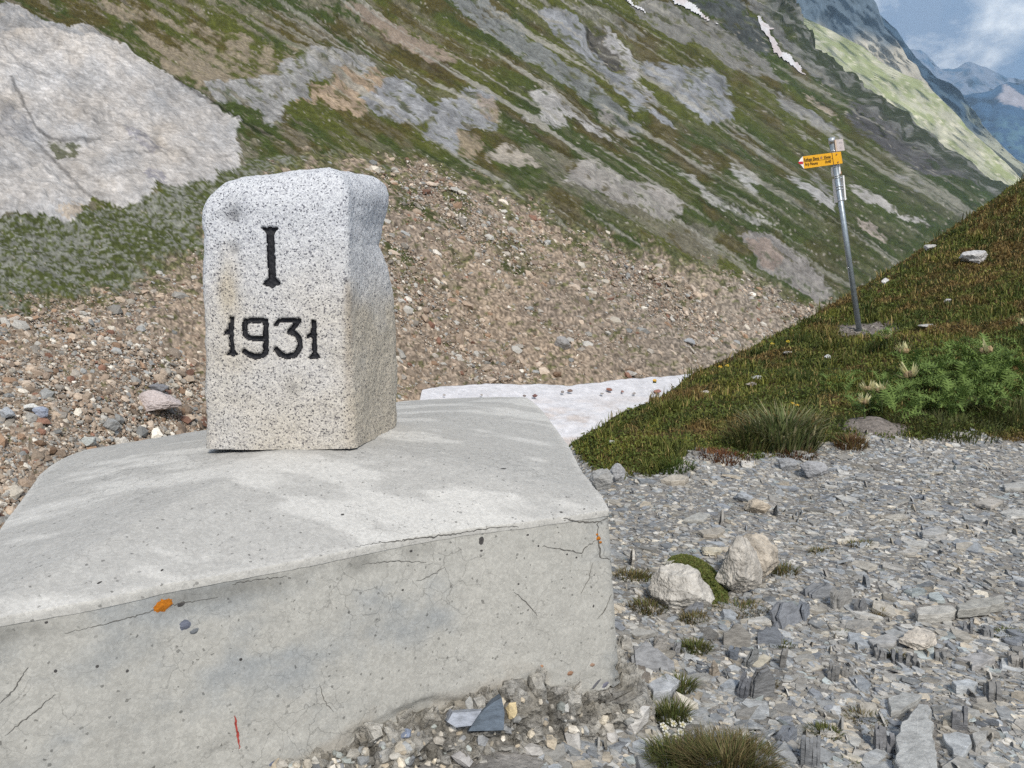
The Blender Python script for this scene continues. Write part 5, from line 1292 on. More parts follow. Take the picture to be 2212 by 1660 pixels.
slab('slate_slab', [(1918, 1508), (1950, 1494), (1992, 1500), (1982, 1512), (1955, 1528), (1925, 1537)], .02, (.33, .33, .315), 'broken grey slab tucked behind the big triangular slab', .0, 4, 'slab')
slab('slate_slab', [(2036, 1585), (2066, 1580), (2094, 1587), (2100, 1604), (2080, 1634), (2060, 1628)], .022, (.37, .38, .38), 'pale five-sided slab right of the big triangular slab', .0, 5, 'slab')
slab('slate_slab', [(2100, 1584), (2136, 1578), (2130, 1596), (2108, 1612), (2102, 1596)], .02, (.37, .36, .335), 'small grey slab beside the pale five-sided slab', .0, 6, 'slab')
slab('slate_slab', [(1978, 1314), (2012, 1308), (2058, 1308), (2068, 1318), (2040, 1326), (1984, 1328)], .028, (.40, .385, .35), 'long pale slab with dark underside on the open path', .01, 7, 'slab')
slab('slate_slab', [(2066, 1306), (2098, 1296), (2166, 1285), (2170, 1300), (2130, 1312), (2070, 1318)], .026, (.31, .30, .27), 'long brownish slab right of the pale slab', .012, 8, 'slab')
slab('slate_slab', [(1428, 1036), (1444, 1028), (1468, 1025), (1488, 1030), (1480, 1037), (1450, 1040)], .03, (.40, .36, .30), 'brown flat slab at the grass edge', .012, 9, 'slab')
slab('slate_slab', [(1500, 1118), (1540, 1108), (1530, 1120)], .014, (.36, .345, .31), 'thin tan slab in the upper path', .004, 10, 'slab') if False else None
slab('slate_slab', [(1476, 1122), (1510, 1106), (1534, 1110), (1520, 1124)], .016, (.36, .35, .32), 'flat tan slab in the upper left of the path', .004, 11, 'slab')
slab('slate_slab', [(1508, 1146), (1560, 1138), (1566, 1146), (1548, 1156), (1520, 1154)], .02, (.33, .30, .255), 'brown slab with dark edge left of the white boulders', .004, 12, 'slab')
slab('slate_slab', [(2066, 1420), (2120, 1408), (2150, 1420), (2120, 1436), (2100, 1440), (2096, 1428)], .02, (.33, .32, .31), 'grey slab with reddish edge right of the quartz lump', .002, 13, 'slab')
slab('slate_slab', [(1876, 1382), (1920, 1368), (1948, 1382), (1930, 1390), (1886, 1392)], .018, (.33, .325, .315), 'grey wedge slab left of the quartz lump', .002, 14, 'slab')
slab('slate_slab', [(2166, 1046), (2212, 1040), (2250, 1046), (2225, 1054), (2172, 1054)], .02, (.38, .37, .345), 'long flat pale slab at the right end of the upper path', .01, 15, 'slab')
slab('slate_slab', [(2108, 1086), (2140, 1072), (2166, 1082), (2140, 1094)], .02, (.39, .36, .32), 'pale slab high on the right of the path', .006, 16, 'slab')
slab('slate_slab', [(1990, 1146), (2030, 1136), (2046, 1146), (2020, 1156), (1994, 1154)], .02, (.34, .335, .32), 'grey slab in the upper right gravel', .004, 17, 'slab')
slab('slate_slab', [(2056, 1472), (2092, 1466), (2112, 1474), (2104, 1484), (2066, 1482)], .022, (.42, .435, .44), 'whitish blue slab above the triangular slab', .006, 18, 'slab')
slab('slate_slab', [(1618, 1434), (1650, 1412), (1668, 1420), (1640, 1444)], .012, (.39, .36, .29), 'tan bent chip among the upright slates', .02, 19, 'slab', (.1, -.5, 0))
slab('slate_slab', [(1400, 1478), (1440, 1454), (1470, 1470), (1450, 1490), (1412, 1496)], .025, (.39, .40, .41), 'pale slab beside the broken foot of the block', .006, 20, 'slab')
def fin(u, v, wpx, hpx, thick, lean, yaw, col, label, seed, group=None):
    """a slate standing on edge in the ground"""
    p, ok = ground_hit(np.array([u * 1.]), np.array([v * 1.])); p = p[0]; s = p[1] / F
    w, h = wpx * s, hpx * s; r = np.random.default_rng(seed)
    nl = max(3, int(thick / .007)); verts_, faces_ = [], []
    for k in range(nl):
        y0 = (k / nl - .5) * thick; y1 = y0 + thick / nl * .96; hk = h * (1 - .45 * r.random() * (1 if k % 2 else .5)); off = r.normal(0, .05) * w; sc = r.uniform(.72, 1.0)
        xs_ = np.linspace(-.5, .5, 6); peak = r.uniform(-.3, .3)
        top_ = [(x, (1 - 1.1 * abs(x - peak) ** 1.4) * r.uniform(.8, 1.05)) for x in xs_]
        o2 = [(-.5, -.4), (.5, -.4)] + top_[::-1]; m = len(o2); bb = len(verts_)
        for y in (y0, y1):
            for a_, b_ in o2: verts_.append((a_ * w * sc + off, y + r.normal(0, .0012), b_ * (hk if b_ > 0 else h)))
        faces_ += [(bb, bb + i, bb + i + 1) for i in range(1, m - 1)] + [(bb + m, bb + m + i + 1, bb + m + i) for i in range(1, m - 1)]
        for i in range(m): j = (i + 1) % m; faces_ += [(bb + i, bb + m + i, bb + m + j), (bb + i, bb + m + j, bb + j)]
    v_ = np.array(verts_); f = faces_
    me = make_mesh('standing_slate', v_, np.array(f)); me.materials.append(stone_obj_mat)
    M_ = np.array(Matrix.Rotation(yaw, 3, 'Z') @ Matrix.Rotation(lean, 3, 'X'))
    o = place('standing_slate', me, p, M_, (1, 1, 1), col)
    return tag(o, label, 'stone', group)
fins = [(1646, 1506, 52, 108, .022, .15, .35, (.235, .235, .235), 'largest upright slate leaning in the middle of the path'),
        (1606, 1504, 30, 72, .03, .1, .9, (.17, .175, .19), 'dark upright slate left of the largest one'),
        (1590, 1394, 58, 60, .03, -.1, .15, (.30, .285, .26), 'brownish standing slate behind the largest one'),
        (1666, 1392, 50, 50, .025, -.3, -.1, (.20, .215, .24), 'dark blue slate with curved top behind the upright slates'),
        (1622, 1440, 36, 52, .02, .1, .5, (.25, .255, .25), 'rounded standing slate between the upright slates'),
        (1584, 1422, 20, 56, .03, 0, 1.1, (.18, .20, .23), 'narrow blue slate edge left of the rounded slate'),
        (1690, 1440, 30, 54, .02, .1, .8, (.25, .24, .225), 'grey pointed slate right of the rounded slate'),
        (1700, 1350, 80, 66, .03, -.4, .7, (.24, .25, .27), 'sloping slate ridge right of the white boulders'),
        (1740, 1330, 46, 70, .03, -.2, 1.0, (.22, .235, .26), 'tall sloping slate in the ridge below the boulders'),
        (1818, 1310, 56, 60, .03, -.1, .6, (.32, .31, .29), 'pale peaked slate in the middle of the path'),
        (1860, 1322, 34, 44, .03, -.1, .8, (.22, .22, .22), 'dark slate just right of the pale peaked slate'),
        (1775, 1290, 60, 44, .03, -.3, .2, (.26, .27, .285), 'broad slate behind the pale peaked slate'),
        (1410, 1445, 90, 70, .03, -.5, .2, (.32, .325, .335), 'pale tilted slate plate beside the foot of the block'),
        (1350, 1400, 26, 44, .03, 0, .3, (.48, .46, .42), 'white upright rock touching the right side of the block'),
        (1372, 1470, 60, 46, .05, -.2, .2, (.24, .215, .19), 'brown layered rock at the corner of the block'),
        (1424, 1404, 30, 52, .03, .1, .4, (.42, .40, .37), 'whitish standing rock right of the block'),
        (1462, 1410, 24, 50, .02, .1, 1.0, (.28, .28, .28), 'striped standing slate right of the whitish one'),
        (1542, 1460, 24, 44, .02, .1, .4, (.40, .345, .28), 'tan standing chip left of the upright slates'),
        (1500, 1330 - 6, 40, 36, .02, 0, .5, (.27, .28, .30), 'small slate splinters below the white boulder'),
        (1800, 1465, 30, 66, .03, .05, 1.1, (.22, .215, .205), 'dark ribbed slate edge in the path right of the upright slates'),
        (1830, 1462, 24, 50, .03, .05, 1.2, (.29, .28, .26), 'grey ribbed slate edge beside the dark ribbed one'),
        (1900, 1420, 44, 48, .035, .0, 1.1, (.25, .245, .235), 'ribbed slate stub left of the quartz lump'),
        (1936, 1428, 34, 54, .03, .0, 1.2, (.20, .20, .20), 'dark ribbed slate stub below the quartz lump'),
        (1968, 1436, 30, 50, .03, .0, 1.1, (.22, .215, .205), 'dark slate stub in front of the quartz lump'),
        (2030, 1425, 38, 40, .03, .0, 1.0, (.27, .265, .25), 'pale slate stub right of the quartz lump'),
        (1908, 1620, 36, 100, .045, .0, 1.25, (.22, .22, .225), 'long dark slate rib left of the big triangular slab'),
        (2070, 1570, 28, 96, .04, .0, 1.3, (.21, .21, .215), 'long dark slate rib right of the big triangular slab'),
        (2140, 1510, 34, 90, .04, .0, 1.25, (.24, .235, .225), 'long slate rib at the right side of the path'),
        (2195, 1440, 40, 66, .05, .0, 1.1, (.33, .31, .28), 'pale layered slate rib at the right edge'),
        (2090, 1300 + 66, 26, 46, .03, .0, 1.1, (.23, .23, .23), 'dark slate edge below the brownish slab'),
        (2130, 1372, 30, 40, .03, .0, 1.2, (.25, .25, .245), 'grey slate edge below the long brownish slab'),
        (1750, 1650, 34, 150, .045, .0, 1.3, (.23, .235, .24), 'long slate rib right of the brown grass tuft'),
        (1700, 1600, 46, 40, .03, .0, .6, (.22, .235, .26), 'dark slate block right of the grass tuft'),
        (1650, 1660, 40, 80, .04, .0, 1.2, (.27, .275, .28), 'slate rib at the right side of the grass tuft')]
for i, (u, v, w, h, th, le, ya, c, lab) in enumerate(fins):
    fin(u, v, w * (1.25 if ya > .95 else 1.1), h * (.58 if ya > .95 else .9), th * .8, le, ya + rng.normal(0, .1), tuple(np.array(c) * .78), lab, 500 + i)
# ---- stones held in the broken footing: parts of the block
def foot_stone(u, v, wpx, hpx, col, me, label=None, out_=0.0):
    p, nn_ = on(bvh_foot, u, v)
    if p is None: return
    s = p[1] / F; M_ = rotmats(np.array([rng.uniform(0, 6.28)]), np.array([0.]), np.array([0.]))
    M_ = align(np.array([nn_ + np.array([0, 0, .25])]) / np.linalg.norm(nn_ + np.array([0, 0, .25])), M_)[0]
    o = place('embedded_stone', me, p - borig + nn_ * out_, M_, (wpx * s * .5, hpx * s * .5, min(wpx, hpx) * s * .35), col)
    o.parent = block_o
    if label: o['label'] = label
def wedge(u, v, poly, col, label):
    p0, nn_ = on(bvh_foot, u, v)
    if p0 is None: return
    c = p0 + np.array([0, -.035, 0]); n_ = np.array([.15, -.9, .4]); n_ /= np.linalg.norm(n_)
    uu = np.array([q[0] for q in poly], float); vv = np.array([q[1] for q in poly], float)
    d = ray(uu, vv); t = ((c - np.array([0, 0, CZ])) @ n_) / (d @ n_); top = d * t[:, None] + np.array([0, 0, CZ])
    m = len(top); cc = top.mean(0); bot = cc + (top - cc) * 1.12 - n_ * .06
    vv_ = np.concatenate([top, bot]) - borig
    f = [(0, i, i + 1) for i in range(1, m - 1)] + [(i, m + i, m + (i + 1) % m) for i in range(m)] + [(i, m + (i + 1) % m, (i + 1) % m) for i in range(m)]
    o = link('embedded_stone', make_mesh('embedded_stone', vv_, np.array(f)), stone_obj_mat, block_o); o.color = (*col, 1); o['label'] = label
wedge(1050, 1550, [(1012, 1580), (1030, 1548), (1062, 1520), (1084, 1508), (1090, 1540), (1088, 1578)], (.105, .13, .16), 'dark blue triangular slate set in the footing')
wedge(990, 1560, [(966, 1560), (978, 1540), (1020, 1538), (1040, 1536), (1018, 1568), (985, 1572)], (.30, .32, .36), 'pale blue slate set in the footing beside the dark one')
foot_stone(1114, 1537, 44, 32, (.58, .47, .28), chunk_me[3], 'yellow pebble set in the footing', .012)
foot_stone(1376, 1556, 84, 56, (.50, .48, .45), chunk_me[7], 'large whitish lump of mortar at the right end of the footing', .0)
foot_stone(1320, 1590, 60, 40, (.46, .44, .41), chunk_me[2], None, .0)
foot_stone(1240, 1600, 70, 44, (.40, .385, .36), chunk_me[9], None, .0)
foot_stone(1150, 1620, 64, 46, (.44, .42, .39), chunk_me[11], None, .0)
foot_stone(1000, 1640, 60, 40, (.36, .345, .33), chunk_me[4], None, .0)
foot_stone(878, 1590, 34, 40, (.20, .23, .30), chunk_me[5], 'blue-grey pebble set in the footing', .006)
for k in range(290):
    u = random.uniform(540, 1420); v = random.uniform(np.interp(u, [560, 640, 777, 880, 960, 1000, 1170, 1346, 1420], [1640, 1648, 1612, 1582, 1545, 1512, 1512, 1525, 1530]), 1672)
    sz_ = random.choice([10, 13, 16, 20, 24, 30, 38]) 
    foot_stone(u, v, sz_, sz_ * random.uniform(.6, .9), tuple(slate_pal[rng.choice(10)] * rng.uniform(.7, 1.5) * np.array([1.03, 1, .95])), random.choice(chunk_me))

# ------------------------------------------------------------------ vegetation
def blades(name, root, hgt, wid, lean, az_, cols, mat, kind=None, curl=.35, parent=None, loc=None):
    n = len(root); s = np.stack([np.cos(az_ + np.pi / 2), np.sin(az_ + np.pi / 2), np.zeros(n)], -1) * wid[:, None] / 2
    l = np.stack([np.cos(az_), np.sin(az_), np.zeros(n)], -1)
    up = np.array([0, 0, 1.])
    m_ = root + up * (hgt * np.cos(lean * .6) * .55)[:, None] + l * (hgt * np.sin(lean * .6) * .55)[:, None]
    t_ = m_ + up * (hgt * np.cos(lean + curl) * .45)[:, None] + l * (hgt * np.sin(lean + curl) * .45)[:, None]
    v = np.stack([root - s, root + s, m_ - s * .75, m_ + s * .75, t_], 1).reshape(-1, 3)
    f = (np.array([(0, 1, 3), (0, 3, 2), (2, 3, 4)])[None] + (np.arange(n) * 5)[:, None, None]).reshape(-1, 3)
    sh = np.repeat(cols, 5, 0)
    if loc is not None: v = v - np.asarray(loc)
    return link(name, make_mesh(name, v, f, sh, False), mat, parent, kind, loc if parent is None else None)
def leaf_material(name, rough=.7, spec=.2):
    m, nt, b = material(name); L = nt.links.new
    a = N(nt, 'ShaderNodeAttribute', attribute_name='Col'); L(a.outputs['Color'], b.inputs['Base Color'])
    b.inputs['Roughness'].default_value = rough; b.inputs['Specular IOR Level'].default_value = spec
    tr = N(nt, 'ShaderNodeBsdfTranslucent'); L(a.outputs['Color'], tr.inputs['Color'])
    mx = N(nt, 'ShaderNodeMixShader', Fac=.25); mx.inputs[0].default_value = .25
    L(b.outputs[0], mx.inputs[1]); L(tr.outputs[0], mx.inputs[2])
    L(mx.outputs[0], [n for n in nt.nodes if n.type == 'OUTPUT_MATERIAL'][0].inputs['Surface'])
    return m
blade_mat = leaf_material('grass_blade')
# turf of the knoll
def sample_knoll(n, umin=1190, umax=2420, vmin=330, vmax=1045):
    u = rng.uniform(umin, umax, n); v = rng.uniform(vmin, vmax, n)
    sil = np.interp(u, [1210, 1330, 1450, 1540, 1620, 1710, 1800, 1860, 1960, 2080, 2212, 2300, 2420], [905, 865, 828, 780, 730, 683, 632, 595, 530, 452, 365, 300, 230])
    k = v > sil; u, v = u[k], v[k]
    p, ok = ground_hit(u, v); p = p[ok]
    gs_ = grassiness(p[:, 0], p[:, 1], p[:, 2])
    br = np.exp(-(((p[:, 0] - post_base[0] - .05) / .36) ** 2 + ((p[:, 1] - post_base[1]) / .45) ** 2)) + np.exp(-(((p[:, 0] - 2.22) / .24) ** 2 + ((p[:, 1] - 4.66) / .17) ** 2))
    k = (gs_ > -3) & (p[:, 1] < 22) & (br + rng.normal(0, .12, len(p)) < .5)
    return p[k]
kr = sample_knoll(120000)
nk = len(kr); patch = n2(kr[:, 0] * 1.6, kr[:, 1] * 1.6, 4, 601, .55); patch2 = n2(kr[:, 0] * 4, kr[:, 1] * 4, 3, 602)
rightw = sstep(3, 7, kr[:, 0]) * .08
col_g = np.array([.082, .098, .022]); col_b = np.array([.118, .086, .030]); col_y = np.array([.21, .175, .065]); col_d = np.array([.045, .068, .018])
kc = col_g + (col_b - col_g) * sstep(.50, .68, patch + rightw)[:, None]
kc = kc + (col_d - kc) * (sstep(.52, .66, patch2) * .8)[:, None]
kc = kc + (np.array([.135, .150, .030]) - kc) * (sstep(.60, .70, n2(kr[:, 0] * 2.2, kr[:, 1] * 2.2, 4, 609, .6)) * .8)[:, None]
yy = rng.random(nk) < .10 + .12 * (patch > .55); kc[yy] = col_y; kc = kc * np.array([1.50, 1.36, 1.40]); kc = kc * rng.uniform(.6, 1.4, (nk, 1))
scale_px = kr[:, 1] / F
hg = np.clip(rng.uniform(6, 17, nk) * scale_px, .015, .07) * (.5 + 1.1 * patch2) * (1 + 1.3 * sstep(.60, .72, n2(kr[:, 0] * 3.3, kr[:, 1] * 3.3, 3, 610, .6)))
blades('turf_grass', kr - np.array([0, 0, .004]), hg, np.clip(2.6 * scale_px, .0035, .025), rng.uniform(.1, 1.0, nk), rng.uniform(0, 6.28, nk), kc, blade_mat, 'stuff')
# low leafy mat: bilberry, moss and heather between the blades
lr = sample_knoll(90000); nl_ = len(lr)
def leaflets(name, cen_, size, cols, mat, kind=None, parent=None, loc=None, flat=.6):
    n = len(cen_); a = rng.normal(size=(n, 3)); a[:, 2] *= flat; a /= np.linalg.norm(a, axis=1, keepdims=True)
    b = np.cross(a, rng.normal(size=(n, 3))); b /= np.linalg.norm(b, axis=1, keepdims=True)
    s = size[:, None]
    v = np.stack([cen_ - a * s, cen_ + b * s * .5, cen_ + a * s, cen_ - b * s * .5], 1).reshape(-1, 3)
    if loc is not None: v = v - np.asarray(loc)
    f = (np.array([(0, 1, 2), (0, 2, 3)])[None] + (np.arange(n) * 4)[:, None, None]).reshape(-1, 3)
    return link(name, make_mesh(name, v, f, np.repeat(cols, 4, 0), False), mat, parent, kind, loc if parent is None else None)
lp = n2(lr[:, 0] * 1.6, lr[:, 1] * 1.6, 4, 601, .55); lp2 = n2(lr[:, 0] * 5, lr[:, 1] * 5, 3, 604)
lc = np.array([.064, .084, .020]) + (np.array([.108, .074, .028]) - np.array([.064, .084, .020])) * sstep(.50, .66, lp + sstep(3, 6, lr[:, 0]) * .1)[:, None]
lc = lc + (np.array([.11, .125, .030]) - lc) * (sstep(.6, .7, lp2) * .8)[:, None]
lc = lc * 1.5 * rng.uniform(.5, 1.5, (nl_, 1))
leaflets('heath_foliage', lr + np.stack([np.zeros(nl_), np.zeros(nl_), rng.uniform(0, .03, nl_)], -1), np.clip(rng.uniform(2.0, 5.0, nl_) * lr[:, 1] / F, .004, .03), lc, blade_mat, 'stuff')

def tuft(name, u, v, n, rad_px, hmin, hmax, wpx, cols, label, spread=.9, cat='grass tuft', up=.15, group=None):
    p, ok = ground_hit(np.array([u * 1.]), np.array([v * 1.])); c = p[0]; s = c[1] / F
    a = rng.uniform(0, 6.28, n); r = np.sqrt(rng.random(n)) * rad_px * s
    root = np.stack([c[0] + np.cos(a) * r, c[1] + np.sin(a) * r * .8, np.zeros(n)], -1); root[:, 2] = ground(root[:, 0], root[:, 1]) - .005
    ln = np.clip(up + spread * (r / (rad_px * s)) * rng.uniform(.5, 1.2, n) + rng.normal(0, .12, n), 0, 1.5)
    cc = np.array(cols)[rng.integers(0, len(cols), n)] * rng.uniform(.65, 1.35, (n, 1))
    o = blades(name, root, rng.uniform(hmin, hmax, n) * s, np.full(n, wpx * s), ln, a + rng.normal(0, .5, n), cc, blade_mat, None, .45, None, tuple(c))
    return tag(o, label, cat, group)
G1 = [(.15, .165, .06), (.125, .15, .055), (.20, .20, .09), (.30, .27, .15), (.095, .125, .045)]
G2 = [(.17, .13, .06), (.13, .10, .045), (.21, .17, .085), (.115, .115, .04), (.09, .11, .035)]
G3 = [(.095, .12, .032), (.08, .10, .03), (.12, .12, .04), (.14, .125, .05)]
tuft('grass_tussock', 1690, 962, 620, 72, 44, 118, 4.4, G1, 'big tussock of long blue-green grass at the path edge', .75, 'grass tussock')
tuft('grass_tussock', 1620, 968, 300, 46, 30, 74, 3.4, G3, 'dark green tussock just left of the big tussock', .9, 'grass tussock')
tuft('grass_tuft', 1570, 1668, 2600, 104, 40, 92, 2.4, G2, 'large brown fine-bladed grass tuft at the bottom of the path', .8)
tuft('grass_tuft', 1470, 1655, 900, 66, 30, 80, 2.4, G3, 'green grass tuft below the broken footing', .8)
tuft('grass_tuft', 1450, 1560, 420, 34, 28, 70, 2.4, G3, 'green grass beside the white flowers', .5)
tuft('grass_tuft', 1470, 1492, 260, 28, 20, 52, 2.4, G3, 'green grass tuft between slab and block corner', .6)
tuft('grass_tuft', 1500, 1405, 500, 36, 12, 30, 2.2, G3, 'low green cushion left of the brownish standing slate', .6)
tuft('grass_tuft', 1400, 1318, 300, 40, 14, 36, 2.2, G2, 'dry grass tuft left of the white rounded boulder', .7)
tuft('grass_tuft', 1500, 1340, 200, 30, 14, 30, 2.2, G2, 'dry tuft at the foot of the white rounded boulder', .7)
tuft('grass_tuft', 1600, 1322, 420, 62, 10, 26, 2.2, G2, 'low brown grass below the larger white boulder', .7)
tuft('grass_tuft', 1370, 1250, 320, 44, 12, 30, 2.2, G2, 'sparse dry grass along the right side of the block', .6)
tuft('grass_tuft', 1690, 1240, 240, 30, 16, 36, 2.0, G2, 'reddish brown tuft right of the cream boulder', .8)
tuft('grass_tuft', 1780, 1585, 420, 38, 12, 30, 2.4, G3, 'green moss tuft left of the long dark slate rib', .7)
tuft('grass_tuft', 1868, 1555, 260, 40, 12, 30, 2.4, G2, 'yellowish tuft between the slate ribs', .7)
tuft('grass_tuft', 2185, 1375, 320, 40, 8, 18, 2.4, G3, 'flat green moss tuft at the right edge of the path', .7)
tuft('grass_tuft', 1690, 1395, 160, 26, 8, 20, 2.2, G3, 'small green tuft among the upright slates', .7)
tuft('grass_tuft', 1815, 1372, 110, 16, 8, 18, 2.2, G3, 'tiny green tuft right of the slate ridge', .7)
tuft('grass_tuft', 1660, 1478, 150, 22, 8, 22, 2.2, G2, 'brown tuft beside the largest upright slate', .7)
tuft('grass_tuft', 1858, 1180, 160, 30, 8, 22, 2.0, G2, 'dry tuft in the upper middle of the path', .7)
tuft('grass_tuft', 1770, 1195, 150, 26, 8, 20, 2.0, G2, 'dry tuft right behind the cream boulder', .7)
tuft('grass_tuft', 1936, 1420, 140, 20, 10, 24, 2.2, G2, 'rusty tuft left of the quartz lump', .7)
tuft('grass_tuft', 1900, 1330, 90, 14, 12, 30, 1.8, [(.34, .29, .17), (.22, .17, .08)], 'straw-coloured tuft right of the pale peaked slate', .9)
tuft('grass_tuft', 1850, 1655, 200, 30, 8, 20, 2.4, G3, 'green tuft at the bottom beside the long slate rib', .7)
tuft('grass_tuft', 1840, 1000 - 38, 300, 34, 14, 34, 2.2, [(.15, .10, .04), (.12, .06, .03), (.18, .14, .06)], 'rusty grass on the eroded bank', .8)
tuft('grass_tuft', 1560, 988, 420, 60, 8, 24, 2.4, [(.15, .065, .03), (.11, .05, .028), (.18, .10, .045)], 'red-brown tuft at the path edge below the tussocks', .9)
tuft('grass_tuft', 1720, 985, 320, 46, 8, 24, 2.4, [(.15, .065, .03), (.11, .05, .028), (.10, .10, .035)], 'red-brown tuft below the big tussock', .9)
tuft('grass_tuft', 1450, 1012, 420, 48, 10, 28, 3.0, [(.08, .12, .028), (.07, .10, .025)], 'bright green leafy tuft at the path edge left of the tussocks', .9)
tuft('grass_tuft', 2190, 905, 900, 110, 20, 56, 2.2, [(.085, .10, .032), (.12, .115, .045), (.07, .085, .028)], 'soft green grass right of the thistles', .9)
tuft('grass_tuft', 2040, 930, 700, 120, 14, 40, 2.2, [(.085, .10, .032), (.10, .10, .04), (.07, .085, .028)], 'green grass below the thistles at the path edge', .9)
# moss cushion between the two boulders
mp_, _ok = ground_hit(np.array([1532.]), np.array([1292.])); mc = mp_[0]; ms = mc[1] / F
nmoss = 9000
ma = rng.uniform(0, 6.28, nmoss); mr = np.sqrt(rng.random(nmoss)); me_ = np.stack([np.cos(ma) * mr, np.sin(ma) * mr], -1)
mpos = np.stack([mc[0] + me_[:, 0] * 62 * ms, mc[1] + .17 + me_[:, 1] * .24, np.zeros(nmoss)], -1)
mpos[:, 2] = ground(mpos[:, 0], mpos[:, 1]) + (1 - mr ** 2) * .055 * (.8 + .4 * n2(mpos[:, 0] * 14, mpos[:, 1] * 14, 3, 611))
mcol = np.array([(.14, .17, .045), (.16, .18, .05), (.11, .14, .04), (.19, .18, .06)])[rng.integers(0, 4, nmoss)] * rng.uniform(.7, 1.3, (nmoss, 1))
tag(leaflets('moss_cushion', mpos, rng.uniform(.004, .009, nmoss), mcol, blade_mat, None, None, tuple(mc)), 'green moss cushion wedged between the white boulders', 'moss')

# thistles
def thistle_leaf(length, seed):
    r = np.random.default_rng(seed); n = 9; v, f = [], []
    for i in range(n + 1):
        t = i / n; x = length * t; z = length * (.30 * math.sin(t * 2.4) - .10 * t * t)
        w = length * .035
        v += [(x, -w, z), (x, w, z + 0)]
        if i:
            b = 2 * i; f += [(b - 2, b, b + 1), (b - 2, b + 1, b - 1)]
    for i in range(1, n + 1):
        t = i / n; x = length * t; z = length * (.30 * math.sin(t * 2.4) - .10 * t * t); lob = length * (.24 * math.sin(math.pi * min(1, t * 1.05 + .1)) + .03)
        for sgn in (-1, 1):
            for k, (dx, sc) in enumerate(((.07, 1.0), (-.02, .7))):
                b = len(v); y0 = sgn * length * .03
                v += [(x - .05 * length, y0, z), (x + .03 * length, y0, z), (x + dx * length + r.normal(0, .01) * length, sgn * lob * sc + r.normal(0, .01) * length, z + length * (.07 + r.normal(0, .025)) * (1 - 2 * k * .8))]
                f.append((b, b + 1, b + 2) if sgn > 0 else (b, b + 2, b + 1))
    return np.array(v), np.array(f)
leaf_meshes = []
for k in range(6):
    v, f = thistle_leaf(1.0, 700 + k)
    c = np.array([.145, .21, .055]) * np.random.default_rng(k).uniform(.7, 1.3, (len(v), 1))
    leaf_meshes.append(make_mesh('thistle_leaf', v, f, c)); leaf_meshes[-1].materials.append(blade_mat)
def head_mesh(seed):
    r = np.random.default_rng(seed); v, f, c = [], [], []
    for k in range(26):   # pale pointed bracts
        a = 2 * math.pi * k / 26 * 1.618 * 4; el = r.uniform(.35, 1.25); L = r.uniform(.75, 1.1); w = .10
        d = np.array([math.cos(a) * math.cos(el), math.sin(a) * math.cos(el), math.sin(el)]); s = np.array([-math.sin(a), math.cos(a), 0]) * w
        b = len(v); mm = d * L * .5 + np.array([0, 0, -.06])
        v += [(0, 0, -.1), tuple(mm - s), tuple(mm + s), tuple(d * L + np.array([0, 0, .10]))]; f += [(b, b + 2, b + 1), (b + 1, b + 2, b + 3)]
        cc = np.array([.62, .58, .33]) * r.uniform(.8, 1.2); c += [cc * .8, cc, cc, cc * 1.1]
    for k in range(5):    # brownish florets in the middle
        a = 2 * math.pi * k / 5; o = np.array([math.cos(a) * .22, math.sin(a) * .22, .22]); b = len(v)
        v += [tuple(o + ICO_V[i] * np.array([.17, .17, .24])) for i in range(12)]; f += [tuple(b + q for q in t) for t in ICO_F]
        c += [np.array([.40, .30, .17]) * r.uniform(.7, 1.3) for _ in range(12)]
    return make_mesh('flower_head', np.array(v), np.array(f), np.array(c))
head_meshes = [head_mesh(800 + k) for k in range(4)]
for m_ in head_meshes: m_.materials.append(blade_mat)
def thistle(u, v, hu, hv, headpx, nleaf, leafpx, label, rad_px=0, hidden_head=False):
    """(u,v) foot on the ground; (hu,hv) where the flower head stands"""
    p, ok = ground_hit(np.array([u * 1.]), np.array([v * 1.])); p = p[0]; s = p[1] / F
    root = empty('thistle', tuple(p), label, 'thistle', 'spiny pale thistles on the knoll')
    hp = at(hu, hv, p[1] - .03) - p
    if not hidden_head:
        st = np.array([(math.cos(a) * .006 + 0, math.sin(a) * .006, 0) for a in np.arange(5) * 1.2566] + [(hp[0] + math.cos(a) * .005, hp[1] + math.sin(a) * .005, hp[2]) for a in np.arange(5) * 1.2566])
        fs = [(i, (i + 1) % 5, 5 + (i + 1) % 5) for i in range(5)] + [(i, 5 + (i + 1) % 5, 5 + i) for i in range(5)]
        link('stem', make_mesh('stem', st, np.array(fs), np.tile([.12, .16, .06], (10, 1))), blade_mat, root)
        h = link('flower_head', head_meshes[random.randrange(4)], blade_mat, root); h.location = tuple(hp); h.scale = (headpx * s * .74,) * 3; h.rotation_euler = (random.uniform(-.2, .3), random.uniform(-.2, .2), random.uniform(0, 6))
    for k in range(nleaf):
        o = link('leaf', leaf_meshes[random.randrange(6)], blade_mat, root)
        t = random.random()
        if rad_px:
            o.location = (random.uniform(-1, 1) * rad_px * s, random.uniform(-.12, .25), random.uniform(0, .14))
        else: o.location = tuple(hp * t * .75)
        L = leafpx * s * random.uniform(.7, 1.2); o.scale = (L, L, L)
        o.rotation_euler = (random.uniform(-.3, .3), -random.uniform(-.1, .75), random.uniform(0, 6.28))
thistle(2130, 838, 2132, 764, 48, 14, 60, 'thistle with the tallest spiny cream head on the right of the clump', 40)
thistle(1960, 800, 1952, 764, 38, 8, 36, 'thistle with a small cup-shaped cream head below the signpost')
thistle(1972, 866, 1966, 816, 48, 12, 50, 'thistle with a flat open cream head in the middle of the clump', 30)
thistle(1882, 896, 1876, 846, 38, 8, 44, 'thistle with the left of two twin cream heads by the bank', 14)
thistle(1906, 898, 1904, 848, 38, 10, 50, 'thistle with the right of two twin cream heads by the bank', 20)
